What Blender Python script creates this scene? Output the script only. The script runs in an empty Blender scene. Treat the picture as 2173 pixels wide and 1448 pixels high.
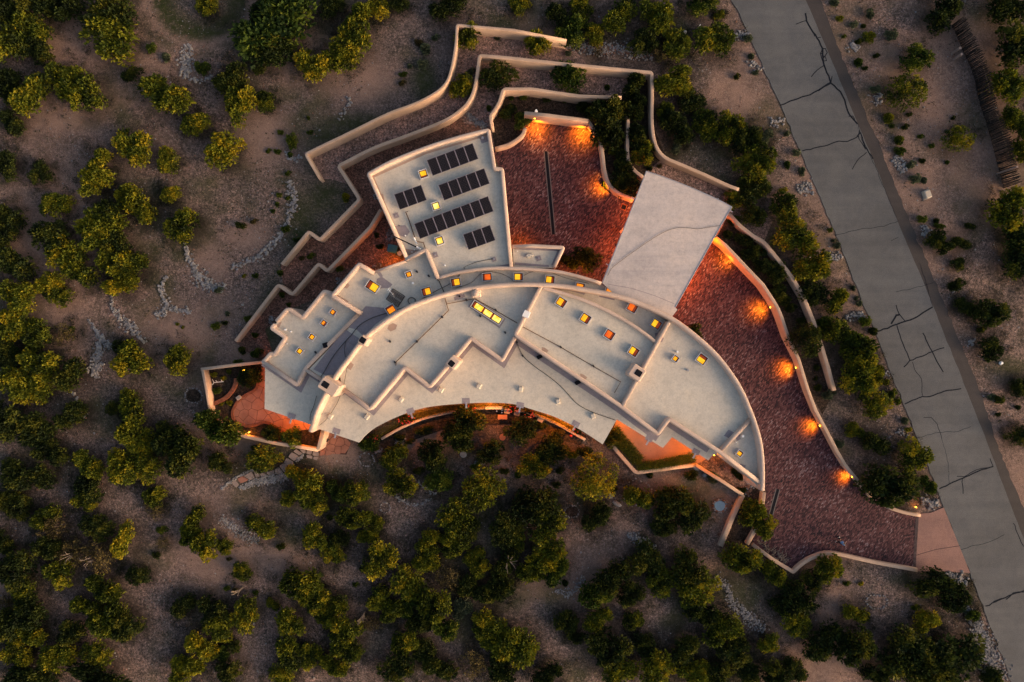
import bpy, bmesh, math, random
import numpy as np
from mathutils import Vector, Matrix, noise as mnoise
from mathutils.geometry import tessellate_polygon

R = math.radians
scene = bpy.context.scene
C = scene.collection
rng = random.Random(7)
nrng = np.random.RandomState(7)

# ------------------------------------------------------------------ camera, sky, sun, exposure
CAM_H = 72.0
PXW, PXH = 2173.0, 1448.0
FPX = PXW * 24.0 / 36.0
cam_data = bpy.data.cameras.new('camera')
cam = bpy.data.objects.new('camera', cam_data)
C.objects.link(cam)
cam.location = (0, 0, CAM_H)
cam.rotation_euler = (0, 0, 0)
cam_data.lens = 24.0
cam_data.sensor_width = 36.0
cam_data.clip_start = 0.5
cam_data.clip_end = 3000.0
scene.camera = cam

SUN_EL = R(13.0)
SUN_AZ = R(112.0)          # clockwise from +Y (photo up)
world = bpy.data.worlds.new('World')
scene.world = world
world.use_nodes = True
wt = world.node_tree
wt.nodes.clear()
wo = wt.nodes.new('ShaderNodeOutputWorld')
wb = wt.nodes.new('ShaderNodeBackground')
sky = wt.nodes.new('ShaderNodeTexSky')
sky.sky_type = 'NISHITA'
sky.sun_disc = False
sky.sun_elevation = SUN_EL
sky.sun_rotation = SUN_AZ
sky.air_density = 0.9
sky.dust_density = 6.0
sky.ozone_density = 0.2
wb.inputs['Strength'].default_value = 0.076
wt.links.new(sky.outputs[0], wb.inputs[0])
wt.links.new(wb.outputs[0], wo.inputs[0])

sun_data = bpy.data.lights.new('sun', 'SUN')
sun_data.energy = 1.0
sun_data.angle = R(28)
sun_data.color = (1.0, 0.58, 0.36)
sun = bpy.data.objects.new('sun', sun_data)
C.objects.link(sun)
dirv = Vector((math.sin(SUN_AZ) * math.cos(SUN_EL), math.cos(SUN_AZ) * math.cos(SUN_EL), math.sin(SUN_EL)))
sun.rotation_euler = dirv.to_track_quat('Z', 'Y').to_euler()
sun.location = (60, 0, 60)

scene.view_settings.view_transform = 'Standard'
scene.view_settings.look = 'None'
scene.view_settings.exposure = 1.78
scene.view_settings.gamma = 1.0
scene.view_settings.use_curve_mapping = False
scene.render.engine = 'CYCLES'
try:
    scene.cycles.use_denoising = True
    scene.cycles.denoising_prefilter = 'NONE'
    scene.cycles.sample_clamp_direct = 4.0
    scene.cycles.sample_clamp_indirect = 2.0
    scene.cycles.max_bounces = 5
    scene.cycles.diffuse_bounces = 3
except Exception:
    pass

# ------------------------------------------------------------------ helpers
def P(px, py, z=0.0):
    """A spot of the survey drawing (photo pixels) laid down on the level z, in metres."""
    k = (CAM_H - z) / FPX
    return (px - PXW / 2) * k, (PXH / 2 - py) * k

def PP(pts, z=0.0):
    return [P(a, b, z) for a, b in pts]

def catmull(pts, n=6, closed=False):
    pts = [np.array(p, float) for p in pts]
    out = []
    m = len(pts)
    rngi = range(m) if closed else range(m - 1)
    for i in rngi:
        p1, p2 = pts[i], pts[(i + 1) % m]
        p0 = pts[i - 1] if (i > 0 or closed) else p1 * 2 - p2
        p3 = pts[(i + 2) % m] if (i + 2 < m or closed) else p2 * 2 - p1
        for k in range(n):
            t = k / n
            out.append(tuple(0.5 * (2 * p1 + (p2 - p0) * t + (2 * p0 - 5 * p1 + 4 * p2 - p3) * t * t + (3 * p1 - p0 - 3 * p2 + p3) * t ** 3)))
    if not closed:
        out.append(tuple(pts[-1]))
    return out

def area(poly):
    return 0.5 * sum(poly[i - 1][0] * poly[i][1] - poly[i][0] * poly[i - 1][1] for i in range(len(poly)))

def round_corners(pts, r, n=3, closed=False):
    """replace each sharp corner by a short arc"""
    out = []
    m = len(pts)
    for i in range(m):
        p = np.array(pts[i][:2], float)
        ex = list(pts[i][2:])
        if not closed and i in (0, m - 1):
            out.append(tuple(pts[i])); continue
        a = np.array(pts[i - 1][:2], float); b = np.array(pts[(i + 1) % m][:2], float)
        u, v = a - p, b - p
        lu, lv = np.linalg.norm(u), np.linalg.norm(v)
        if lu < 1e-6 or lv < 1e-6: continue
        u /= lu; v /= lv
        if float(np.dot(u, v)) < -0.97:
            out.append(tuple(pts[i])); continue
        d = min(r, lu * 0.4, lv * 0.4)
        s, e = p + u * d, p + v * d
        for k in range(n + 1):
            t = k / n
            q = s * (1 - t) ** 2 + p * 2 * t * (1 - t) + e * t * t
            out.append((q[0], q[1], *ex))
    return out

def offset_line(pts, off, closed=False):
    """shift a polyline sideways (left of travel is positive) with mitred corners"""
    m = len(pts)
    out = []
    for i in range(m):
        p = np.array(pts[i][:2], float)
        a = np.array(pts[i - 1][:2], float) if (i > 0 or closed) else None
        b = np.array(pts[(i + 1) % m][:2], float) if (i < m - 1 or closed) else None
        ns = []
        if a is not None:
            d = p - a; d /= (np.linalg.norm(d) + 1e-9); ns.append(np.array((-d[1], d[0])))
        if b is not None:
            d = b - p; d /= (np.linalg.norm(d) + 1e-9); ns.append(np.array((-d[1], d[0])))
        if len(ns) == 2:
            n = ns[0] + ns[1]; l = np.linalg.norm(n)
            n = ns[0] if l < 1e-3 else n / l
            k = 1 / max(0.45, float(np.dot(n, ns[0])))
        else:
            n = ns[0]; k = 1
        q = p + n * off * k
        out.append((q[0], q[1], *pts[i][2:]))
    return out

class MB:
    """collects vertices and faces and links them as ONE mesh object"""
    def __init__(s): s.v = []; s.f = []; s.m = []
    def add(s, v, f, mi=0):
        b = len(s.v)
        s.v += [tuple(x) for x in v]
        s.f += [tuple(i + b for i in q) for q in f]
        s.m += [mi] * len(f)
    def box(s, c, size, rz=0.0, mi=0, taper=1.0, bev=0.0, rx=0.0):
        x, y, z = size[0] / 2, size[1] / 2, size[2] / 2
        v = []
        if bev > 0:
            ring = [(-x + bev, -y), (x - bev, -y), (x, -y + bev), (x, y - bev), (x - bev, y), (-x + bev, y), (-x, y - bev), (-x, -y + bev)]
        else:
            ring = [(-x, -y), (x, -y), (x, y), (-x, y)]
        n = len(ring)
        cz, sz = math.cos(rz), math.sin(rz)
        lv = [(-z, 1.0), (z - bev, taper), (z, taper * (1 - (bev / max(x, y)) if bev else 1))] if bev > 0 else [(-z, 1.0), (z, taper)]
        for zz, k in lv:
            for a, b in ring:
                a *= k; b *= k
                z2 = zz * math.cos(rx) + b * math.sin(rx); b2 = b * math.cos(rx) - zz * math.sin(rx)
                v.append((c[0] + a * cz - b2 * sz, c[1] + a * sz + b2 * cz, c[2] + z2))
        f = [tuple(reversed(range(n)))]
        for l in range(len(lv) - 1):
            for i in range(n):
                j = (i + 1) % n
                f.append((l * n + i, l * n + j, (l + 1) * n + j, (l + 1) * n + i))
        f.append(tuple(range((len(lv) - 1) * n, len(lv) * n)))
        s.add(v, f, mi)
    def tube(s, pts, r, n=6, mi=0, r1=None, cap=True):
        pts = [Vector(p) for p in pts]
        m = len(pts); v = []
        for i, p in enumerate(pts):
            d = (pts[min(i + 1, m - 1)] - pts[max(i - 1, 0)])
            if d.length < 1e-9: d = Vector((0, 0, 1))
            d.normalize()
            up = Vector((0, 0, 1)) if abs(d.z) < 0.9 else Vector((1, 0, 0))
            a = d.cross(up).normalized(); b = a.cross(d)
            rr = r if r1 is None else r + (r1 - r) * i / max(1, m - 1)
            for k in range(n):
                t = 2 * math.pi * k / n
                v.append(p + a * math.cos(t) * rr + b * math.sin(t) * rr)
        f = [(i * n + k, i * n + (k + 1) % n, (i + 1) * n + (k + 1) % n, (i + 1) * n + k) for i in range(m - 1) for k in range(n)]
        if cap:
            f.append(tuple(range(n))); f.append(tuple(reversed(range((m - 1) * n, m * n))))
        s.add(v, f, mi)
    def prism(s, poly, z0, z1, mi=0, mside=None):
        poly = [tuple(p[:2]) for p in poly]
        if area(poly) < 0: poly = poly[::-1]
        n = len(poly)
        tris = tessellate_polygon([[Vector((a, b, 0)) for a, b in poly]])
        v = [(a, b, z1) for a, b in poly] + [(a, b, z0) for a, b in poly]
        up = []
        for t in tris:
            a, b, c = (Vector(poly[i]) for i in t)
            up.append(tuple(t) if (b - a).cross(c - a) > 0 else tuple(reversed(t)))
        s.add(v, up, mi)
        s.add(v, [tuple(n + i for i in reversed(t)) for t in up] + [(n + i, n + (i + 1) % n, (i + 1) % n, i) for i in range(n)], mi if mside is None else mside)
    def ribbon(s, pts, w, z0, z1, r=0.12, closed=False, off=0.0, corner=0.22, mi=0):
        """a rendered mud wall: swept along a line, round shouldered top; pts may carry a height as third value"""
        if off: pts = offset_line(pts, off, closed)
        if corner: pts = round_corners(pts, corner, 3, closed)
        # drop doubles
        q = [pts[0]]
        for p in pts[1:]:
            if math.hypot(p[0] - q[-1][0], p[1] - q[-1][1]) > 0.02: q.append(p)
        pts = q
        h = w / 2; r = min(r, h * 0.95)
        m = len(pts)
        prof = [(-h, None), (-h, -r)] + [(-h + r - r * math.cos(t), -r + r * math.sin(t)) for t in (R(30), R(60), R(90))] + \
               [(h - r + r * math.sin(t), -r + r * math.cos(t)) for t in (0, R(30), R(60), R(90))] + [(h, None)]
        k = len(prof); v = []
        rows = [offset_line(pts, -o, closed) for o, _ in prof]
        for i in range(m):
            top = pts[i][2] if len(pts[i]) > 2 else z1
            for j, (o, zz) in enumerate(prof):
                v.append((rows[j][i][0], rows[j][i][1], z0 if zz is None else top + zz))
        f = []
        for i in range(m if closed else m - 1):
            a, b = i * k, ((i + 1) % m) * k
            for j in range(k - 1):
                f.append((a + j, b + j, b + j + 1, a + j + 1))
        if not closed:
            f.append(tuple(range(k))); f.append(tuple(reversed(range((m - 1) * k, m * k))))
        s.add(v, f, mi)
    def strip(s, pts, w, z, off=0.0, mi=0, corner=0):
        if off: pts = offset_line(pts, off)
        if corner: pts = round_corners(pts, corner)
        a = offset_line(pts, w / 2); b = offset_line(pts, -w / 2)
        n = len(pts)
        v = [(p[0], p[1], z) for p in a] + [(p[0], p[1], z) for p in b]
        s.add(v, [(n + i, n + i + 1, i + 1, i) for i in range(n - 1)], mi)
    def stone(s, c, sx, sy, sz, rz, rnd, mi=0, n=6):
        """a low-poly cobble"""
        v = []; top = []
        for l, (k, zz) in enumerate(((0.85, -0.5), (1.0, 0.0), (0.62, 0.42))):
            for i in range(n):
                t = 2 * math.pi * i / n + l * 0.4
                q = k * rnd.uniform(0.8, 1.15)
                a, b = math.cos(t) * sx * q, math.sin(t) * sy * q
                v.append((c[0] + a * math.cos(rz) - b * math.sin(rz), c[1] + a * math.sin(rz) + b * math.cos(rz), c[2] + zz * sz * rnd.uniform(0.85, 1.15)))
        f = [(l * n + i, l * n + (i + 1) % n, (l + 1) * n + (i + 1) % n, (l + 1) * n + i) for l in range(2) for i in range(n)]
        f.append(tuple(range(2 * n, 3 * n)))
        s.add(v, f, mi)
    def mesh(s, name, mats, smooth=False):
        me = bpy.data.meshes.new(name)
        me.from_pydata(s.v, [], s.f)
        if not isinstance(mats, (list, tuple)): mats = [mats]
        for m in mats: me.materials.append(m)
        if len(mats) > 1: me.polygons.foreach_set('material_index', s.m)
        if smooth: me.polygons.foreach_set('use_smooth', [True] * len(me.polygons))
        me.update()
        return me
    def build(s, name, mats, parent=None, smooth=False, label=None, cat=None, group=None, kind=None, weld=False):
        me = s.mesh(name, mats, smooth)
        return link(name, me, parent, label, cat, group, kind)

def link(name, me, parent=None, label=None, cat=None, group=None, kind=None, loc=None, rz=0.0):
    o = bpy.data.objects.new(name, me)
    C.objects.link(o)
    if parent is not None: o.parent = parent
    if loc is not None: o.location = loc
    if rz: o.rotation_euler[2] = rz
    if label: o['label'] = label
    if cat: o['category'] = cat
    if group: o['group'] = group
    if kind: o['kind'] = kind
    return o

def empty(name, label, cat, group=None, loc=(0, 0, 0), rz=0.0):
    return link(name, None, None, label, cat, group, None, loc, rz)

# ------------------------------------------------------------------ materials
def nodes(name):
    m = bpy.data.materials.new(name)
    m.use_nodes = True
    nt = m.node_tree
    b = nt.nodes['Principled BSDF']
    return m, nt, b

def N(nt, kind, **kw):
    n = nt.nodes.new(kind)
    for k, v in kw.items():
        if k in n.inputs: n.inputs[k].default_value = v
        else: setattr(n, k, v)
    return n

def ramp(nt, fac, stops, interp='LINEAR'):
    r = nt.nodes.new('ShaderNodeValToRGB')
    cr = r.color_ramp
    cr.interpolation = interp
    while len(cr.elements) < len(stops): cr.elements.new(0.5)
    for e, (p, c) in zip(cr.elements, stops):
        e.position = p; e.color = (*c, 1) if len(c) == 3 else c
    nt.links.new(fac, r.inputs[0])
    return r.outputs[0]

def coords(nt, mode='world'):
    if mode == 'world':
        return nt.nodes.new('ShaderNodeNewGeometry').outputs['Position']
    return nt.nodes.new('ShaderNodeTexCoord').outputs['Object']

def noise(nt, co, scale, detail=4, rough=0.55, out='Fac', dist=0.0):
    n = N(nt, 'ShaderNodeTexNoise')
    n.inputs['Scale'].default_value = scale
    n.inputs['Detail'].default_value = detail
    n.inputs['Roughness'].default_value = rough
    n.inputs['Distortion'].default_value = dist
    nt.links.new(co, n.inputs['Vector'])
    return n.outputs[out]

def mix(nt, fac, a, b, mode='MIX'):
    m = nt.nodes.new('ShaderNodeMixRGB')
    m.blend_type = mode
    for k, v in ((0, fac), (1, a), (2, b)):
        if isinstance(v, (int, float)): m.inputs[k].default_value = v
        elif isinstance(v, tuple): m.inputs[k].default_value = (*v, 1)
        else: nt.links.new(v, m.inputs[k])
    return m.outputs[0]

def bump(nt, b, h, strength=0.3, dist=0.05):
    n = nt.nodes.new('ShaderNodeBump')
    n.inputs['Strength'].default_value = strength
    n.inputs['Distance'].default_value = dist
    nt.links.new(h, n.inputs['Height'])
    nt.links.new(n.outputs[0], b.inputs['Normal'])

def mat_plain(name, c, rough=0.8, metal=0.0, var=0.25, scale=3.0, bmp=0.1, mode='world'):
    m, nt, b = nodes(name)
    co = coords(nt, mode)
    n1 = noise(nt, co, scale)
    lo = tuple(x * (1 - var) for x in c); hi = tuple(min(1, x * (1 + var)) for x in c)
    nt.links.new(ramp(nt, n1, [(0.3, lo), (0.7, hi)]), b.inputs['Base Color'])
    b.inputs['Roughness'].default_value = rough
    b.inputs['Metallic'].default_value = metal
    if rough > 0.8: b.inputs['Specular IOR Level'].default_value = 0.12
    if bmp: bump(nt, b, noise(nt, co, scale * 6, 2), bmp, 0.02)
    return m

def mat_mud(name, c, stain=0.5):
    """earth coloured stucco: mottled, faint streaks and stains, fine relief"""
    m, nt, b = nodes(name)
    co = coords(nt)
    a = noise(nt, co, 0.7, 5); f = noise(nt, co, 14, 3)
    col = ramp(nt, a, [(0.3, tuple(x * 0.84 for x in c)), (0.55, c), (0.75, tuple(x * 1.12 for x in c))])
    col = mix(nt, 0.3, col, ramp(nt, f, [(0.35, (0.6, 0.56, 0.52)), (0.65, (1, 1, 1))]), 'MULTIPLY')
    s = noise(nt, co, 2.2, 6, 0.7)
    col = mix(nt, ramp(nt, s, [(0.58, (0, 0, 0)), (0.72, (stain,) * 3)]), col, tuple(x * 0.45 for x in c))
    nt.links.new(col, b.inputs['Base Color'])
    b.inputs['Roughness'].default_value = 0.92
    bump(nt, b, f, 0.35, 0.03)
    return m

def mat_roof(name, c, streak=False):
    m, nt, b = nodes(name)
    co = coords(nt)
    big = noise(nt, co, 0.22, 5, 0.6); mid = noise(nt, co, 1.6, 6, 0.65); fine = noise(nt, co, 9, 4, 0.7)
    col = ramp(nt, big, [(0.3, tuple(x * 0.86 for x in c)), (0.5, c), (0.72, tuple(x * y for x, y in zip(c, (1.1, 1.06, 1.0))))])
    col = mix(nt, 0.38, col, ramp(nt, mid, [(0.3, (0.72, 0.72, 0.72)), (0.55, (1, 1, 1)), (0.75, (1.0, 0.96, 0.9))]), 'MULTIPLY')
    col = mix(nt, 0.3, col, ramp(nt, fine, [(0.36, (0.55, 0.57, 0.58)), (0.5, (0.95, 0.95, 0.95)), (0.66, (1.12, 1.1, 1.06))]), 'MULTIPLY')
    col = mix(nt, 0.38, col, ramp(nt, noise(nt, co, 2.2, 5, 0.75, dist=0.8), [(0.36, (0.68, 0.69, 0.70)), (0.52, (1, 1, 1)), (0.68, (1.12, 1.08, 1.02))]), 'MULTIPLY')
    # scuffed lighter flecks and rusty spots
    v = N(nt, 'ShaderNodeTexVoronoi'); v.inputs['Scale'].default_value = 2.4
    nt.links.new(co, v.inputs['Vector'])
    col = mix(nt, ramp(nt, v.outputs['Distance'], [(0.03, (0.35,) * 3), (0.13, (0, 0, 0))]), col, (0.62, 0.58, 0.52))
    w = noise(nt, co, 0.9, 6, 0.75, dist=1.5)
    col = mix(nt, ramp(nt, w, [(0.62, (0, 0, 0)), (0.74, (0.45,) * 3)]), col, (0.30, 0.23, 0.17))
    if streak:
        mp = nt.nodes.new('ShaderNodeMapping'); mp.inputs['Rotation'].default_value = (0, 0, R(-68)); mp.inputs['Scale'].default_value = (0.12, 1.0, 1)
        nt.links.new(co, mp.inputs['Vector'])
        col = mix(nt, 0.5, col, ramp(nt, noise(nt, mp.outputs[0], 0.8, 6, 0.7, dist=1.2), [(0.34, (0.74, 0.76, 0.82)), (0.5, (0.98, 0.97, 0.98)), (0.66, (1.12, 1.08, 1.06))]), 'MULTIPLY')
    nt.links.new(col, b.inputs['Base Color'])
    b.inputs['Roughness'].default_value = 0.85
    bump(nt, b, mid, 0.35, 0.07)
    return m

def mat_soil(name, c, gravel=1.0, litter_shade=False):
    m, nt, b = nodes(name)
    co = coords(nt)
    big = noise(nt, co, 0.055, 4, 0.6); mid = noise(nt, co, 0.45, 7, 0.7); fine = noise(nt, co, 5.5, 6, 0.8); vf = noise(nt, co, 16, 3, 0.8)
    dk = tuple(x * 0.55 for x in c); hi = tuple(x * y for x, y in zip(c, (1.30, 1.22, 1.18)))
    col = ramp(nt, big, [(0.32, tuple(x * y for x, y in zip(c, (0.66, 0.72, 0.78)))), (0.5, c), (0.68, hi)])
    col = mix(nt, 0.85, col, ramp(nt, mid, [(0.32, (0.5, 0.53, 0.5)), (0.5, (0.9, 0.9, 0.9)), (0.68, (1.15, 1.05, 1.0))]), 'MULTIPLY')
    col = mix(nt, 0.9, col, ramp(nt, fine, [(0.36, (0.28, 0.29, 0.30)), (0.5, (0.95, 0.95, 0.95)), (0.64, (1.7, 1.62, 1.6))]), 'MULTIPLY')
    col = mix(nt, 0.8, col, ramp(nt, vf, [(0.38, (0.35, 0.36, 0.38)), (0.52, (1, 1, 1)), (0.64, (1.8, 1.75, 1.75))]), 'MULTIPLY')
    cm = noise(nt, co, 1.7, 5, 0.85, dist=0.6)
    col = mix(nt, 0.9, col, ramp(nt, cm, [(0.36, (0.42, 0.44, 0.44)), (0.48, (0.88, 0.88, 0.88)), (0.58, (1.18, 1.14, 1.12)), (0.68, (1.6, 1.52, 1.5))]), 'MULTIPLY')
    cf = noise(nt, co, 3.6, 3, 0.9)
    col = mix(nt, 0.8, col, ramp(nt, cf, [(0.36, (0.40, 0.41, 0.42)), (0.52, (1, 1, 1)), (0.66, (1.75, 1.68, 1.66))]), 'MULTIPLY')
    if gravel:
        for sc, th, amt in ((2.6, 0.10, 0.55), (5.5, 0.16, 0.45)):
            v = N(nt, 'ShaderNodeTexVoronoi'); v.inputs['Scale'].default_value = sc
            nt.links.new(co, v.inputs['Vector'])
            g = ramp(nt, v.outputs['Distance'], [(th * 0.6, (amt * gravel,) * 3), (th, (0, 0, 0))])
            gate = ramp(nt, noise(nt, co, 0.3, 4, 0.6), [(0.42, (0.1,) * 3), (0.6, (1,) * 3)])
            col = mix(nt, mix(nt, 1.0, g, gate, 'MULTIPLY'), col, mix(nt, 0.5, v.outputs['Color'], (0.42, 0.38, 0.36)))
    if litter_shade:
        at = nt.nodes.new('ShaderNodeVertexColor'); at.layer_name = 'litter_shade'
        sep = nt.nodes.new('ShaderNodeSeparateColor')
        nt.links.new(at.outputs[0], sep.inputs[0])
        # grassy olive patches (green channel) and dark fallen needles with tree shade painted in (red channel), pink bare soil (blue)
        gr = mix(nt, 1.0, sep.outputs[1], ramp(nt, noise(nt, co, 1.1, 6, 0.75), [(0.36, (0.55,) * 3), (0.55, (1,) * 3)]), 'MULTIPLY')
        col = mix(nt, gr, col, mix(nt, 0.75, (0.034, 0.042, 0.014), ramp(nt, fine, [(0.3, (0.4, 0.4, 0.4)), (0.7, (1.5, 1.5, 1.5))]), 'MULTIPLY'))
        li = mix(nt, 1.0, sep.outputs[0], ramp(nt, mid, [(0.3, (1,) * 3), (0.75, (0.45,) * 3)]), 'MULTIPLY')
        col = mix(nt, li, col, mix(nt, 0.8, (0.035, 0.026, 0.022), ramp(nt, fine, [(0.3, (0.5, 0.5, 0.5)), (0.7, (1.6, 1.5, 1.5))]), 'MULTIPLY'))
        pk = mix(nt, 1.0, sep.outputs[2], ramp(nt, mid, [(0.25, (0.5,) * 3), (0.6, (1,) * 3)]), 'MULTIPLY')
        col = mix(nt, pk, col, mix(nt, 0.8, (0.275, 0.180, 0.145), ramp(nt, vf, [(0.34, (0.5, 0.5, 0.5)), (0.66, (1.4, 1.4, 1.4))]), 'MULTIPLY'))
    nt.links.new(col, b.inputs['Base Color'])
    b.inputs['Roughness'].default_value = 0.97
    b.inputs['Specular IOR Level'].default_value = 0.15
    h = mix(nt, 0.5, fine, vf)
    bump(nt, b, h, 0.8, 0.12)
    return m

def mat_pavers(name):
    m, nt, b = nodes(name)
    geo = coords(nt)
    mp = nt.nodes.new('ShaderNodeMapping')
    mp.inputs['Rotation'].default_value = (0, 0, R(-52))
    nt.links.new(geo, mp.inputs['Vector'])
    br = nt.nodes.new('ShaderNodeTexBrick')
    br.offset = 0.5
    br.inputs['Scale'].default_value = 1.0
    br.inputs['Brick Width'].default_value = 0.26
    br.inputs['Row Height'].default_value = 0.12
    br.inputs['Mortar Size'].default_value = 0.012
    br.inputs['Mortar Smooth'].default_value = 0.2
    br.inputs['Color1'].default_value = (0, 0, 0, 1)
    br.inputs['Color2'].default_value = (1, 1, 1, 1)
    br.inputs['Mortar'].default_value = (0.5, 0.5, 0.5, 1)
    br.inputs['Bias'].default_value = 0.0
    nt.links.new(mp.outputs[0], br.inputs['Vector'])
    big = noise(nt, geo, 0.28, 4, 0.6)
    f = mix(nt, 0.22, br.outputs['Color'], ramp(nt, big, [(0.35, (0, 0, 0)), (0.65, (1, 1, 1))]))
    sb = nt.nodes.new('ShaderNodeSeparateColor'); nt.links.new(f, sb.inputs[0])
    col = ramp(nt, sb.outputs[0], [(0.05, (0.012, 0.008, 0.016)), (0.3, (0.042, 0.016, 0.024)), (0.55, (0.088, 0.035, 0.043)), (0.8, (0.128, 0.062, 0.069)), (0.97, (0.22, 0.165, 0.19))])
    col = mix(nt, br.outputs['Fac'], col, (0.045, 0.032, 0.030))
    fine = noise(nt, geo, 12, 3, 0.7)
    col = mix(nt, 0.6, col, ramp(nt, fine, [(0.3, (0.6, 0.6, 0.6)), (0.7, (1.25, 1.2, 1.2))]), 'MULTIPLY')
    nt.links.new(col, b.inputs['Base Color'])
    b.inputs['Roughness'].default_value = 0.85
    b.inputs['Specular IOR Level'].default_value = 0.15
    hh = mix(nt, br.outputs['Fac'], fine, (0, 0, 0))
    bump(nt, b, hh, 0.5, 0.04)
    return m

def mat_asphalt(name, c):
    m, nt, b = nodes(name)
    co = coords(nt)
    big = noise(nt, co, 0.12, 4); mid = noise(nt, co, 1.2, 5, 0.7); fine = noise(nt, co, 22, 3, 0.8)
    col = ramp(nt, big, [(0.3, tuple(x * 0.86 for x in c)), (0.7, tuple(x * 1.14 for x in c))])
    col = mix(nt, 0.5, col, ramp(nt, mid, [(0.3, (0.8, 0.8, 0.8)), (0.7, (1.1, 1.1, 1.1))]), 'MULTIPLY')
    col = mix(nt, 0.85, col, ramp(nt, fine, [(0.34, (0.6, 0.6, 0.6)), (0.66, (1.45, 1.42, 1.4))]), 'MULTIPLY')
    mp = nt.nodes.new('ShaderNodeMapping'); mp.inputs['Rotation'].default_value = (0, 0, R(67)); mp.inputs['Scale'].default_value = (0.03, 0.55, 1)
    nt.links.new(co, mp.inputs['Vector'])
    col = mix(nt, 0.55, col, ramp(nt, noise(nt, mp.outputs[0], 1.6, 4, 0.55), [(0.35, (0.78, 0.79, 0.80)), (0.65, (1.14, 1.13, 1.1))]), 'MULTIPLY')
    col = mix(nt, 0.6, col, ramp(nt, noise(nt, co, 0.35, 6, 0.7, dist=1.0), [(0.38, (0.80, 0.82, 0.86)), (0.62, (1.1, 1.08, 1.04))]), 'MULTIPLY')
    nt.links.new(col, b.inputs['Base Color'])
    b.inputs['Roughness'].default_value = 0.9
    bump(nt, b, fine, 0.5, 0.02)
    return m

def mat_leaf(name, stops, back=0.25):
    m, nt, b = nodes(name)
    at = nt.nodes.new('ShaderNodeVertexColor'); at.layer_name = 'tint'
    sep = nt.nodes.new('ShaderNodeSeparateColor'); nt.links.new(at.outputs[0], sep.inputs[0])
    oi = nt.nodes.new('ShaderNodeObjectInfo')
    ad = nt.nodes.new('ShaderNodeMath'); ad.operation = 'MULTIPLY_ADD'
    nt.links.new(oi.outputs['Random'], ad.inputs[0]); ad.inputs[1].default_value = 0.3; ad.inputs[2].default_value = -0.15
    a2 = nt.nodes.new('ShaderNodeMath'); a2.operation = 'ADD'; a2.use_clamp = True
    nt.links.new(sep.outputs[0], a2.inputs[0]); nt.links.new(ad.outputs[0], a2.inputs[1])
    col = ramp(nt, a2.outputs[0], stops)
    nt.links.new(col, b.inputs['Base Color'])
    b.inputs['Roughness'].default_value = 0.75
    b.inputs['Specular IOR Level'].default_value = 0.2
    tr = nt.nodes.new('ShaderNodeBsdfTranslucent'); nt.links.new(col, tr.inputs[0])
    ms = nt.nodes.new('ShaderNodeMixShader'); ms.inputs[0].default_value = back
    out = nt.nodes['Material Output']
    nt.links.new(b.outputs[0], ms.inputs[1]); nt.links.new(tr.outputs[0], ms.inputs[2]); nt.links.new(ms.outputs[0], out.inputs[0])
    return m

def mat_emit(name, c, s, c2=None):
    m, nt, b = nodes(name)
    b.inputs['Base Color'].default_value = (*[x * 0.3 for x in c], 1)
    b.inputs['Roughness'].default_value = 0.3
    b.inputs['Emission Strength'].default_value = s
    if c2:
        col = ramp(nt, noise(nt, coords(nt), 1.6, 2), [(0.38, c), (0.62, c2)])
        nt.links.new(col, b.inputs['Emission Color'])
    else:
        b.inputs['Emission Color'].default_value = (*c, 1)
    return m

M = {}
M['stucco'] = mat_mud('house_stucco', (0.60, 0.455, 0.375))
M['wall_stucco'] = mat_mud('garden_wall_stucco', (0.54, 0.375, 0.275))
M['roof'] = mat_roof('roof_coating', (0.565, 0.52, 0.455))
M['carport_roof'] = mat_roof('carport_roof_coating', (0.52, 0.465, 0.455), True)
M['patch'] = mat_roof('roof_patch_coating', (0.275, 0.238, 0.262))
M['tan_patch'] = mat_mud('tan_patch', (0.36, 0.27, 0.23), 0.1)
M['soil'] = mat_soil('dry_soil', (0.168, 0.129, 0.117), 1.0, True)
M['bed'] = mat_soil('pinkish_gravel_bed', (0.30, 0.205, 0.178), 0.5)
M['bed_red'] = mat_soil('reddish_bark_bed', (0.19, 0.105, 0.082), 0.15)
M['dark_bed'] = mat_soil('dark_planting_soil', (0.050, 0.036, 0.028), 0.15)
M['pavers'] = mat_pavers('brick_pavers')
M['apron'] = mat_asphalt('pink_concrete', (0.225, 0.125, 0.110))
M['asphalt'] = mat_asphalt('worn_asphalt', (0.088, 0.094, 0.104))
M['shoulder'] = mat_asphalt('road_shoulder', (0.040, 0.035, 0.037))
M['sealant'] = mat_plain('crack_sealant', (0.012, 0.014, 0.020), 0.95, var=0.2)
M['sealant'].node_tree.nodes['Principled BSDF'].inputs['Specular IOR Level'].default_value = 0.05
M['drain_kerb'] = mat_plain('drain_kerb', (0.12, 0.11, 0.115), 0.9, var=0.1)
M['patio'] = mat_mud('patio_tile', (0.36, 0.20, 0.14))
M['flag'] = mat_plain('flagstone', (0.30, 0.135, 0.095), 0.85, var=0.18, scale=1.2)
M['flag_pale'] = mat_plain('pale_flagstone', (0.27, 0.205, 0.18), 0.85, var=0.15, scale=1.2)
M['rock'] = mat_plain('grey_rock', (0.19, 0.185, 0.195), 0.9, var=0.5, scale=2.3)
M['rock_pale'] = mat_plain('pale_rock', (0.27, 0.25, 0.235), 0.9, var=0.3, scale=2.3)
M['rock_red'] = mat_plain('reddish_rock', (0.17, 0.095, 0.07), 0.9, var=0.4, scale=2.3)
M['bark'] = mat_plain('grey_bark', (0.10, 0.08, 0.065), 0.95, var=0.3, scale=6)
M['pole'] = mat_plain('weathered_pole', (0.024, 0.023, 0.023), 0.95, var=0.5, scale=2, mode='world')
M['frame'] = mat_plain('white_metal', (0.50, 0.49, 0.52), 0.4, var=0.05)
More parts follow.
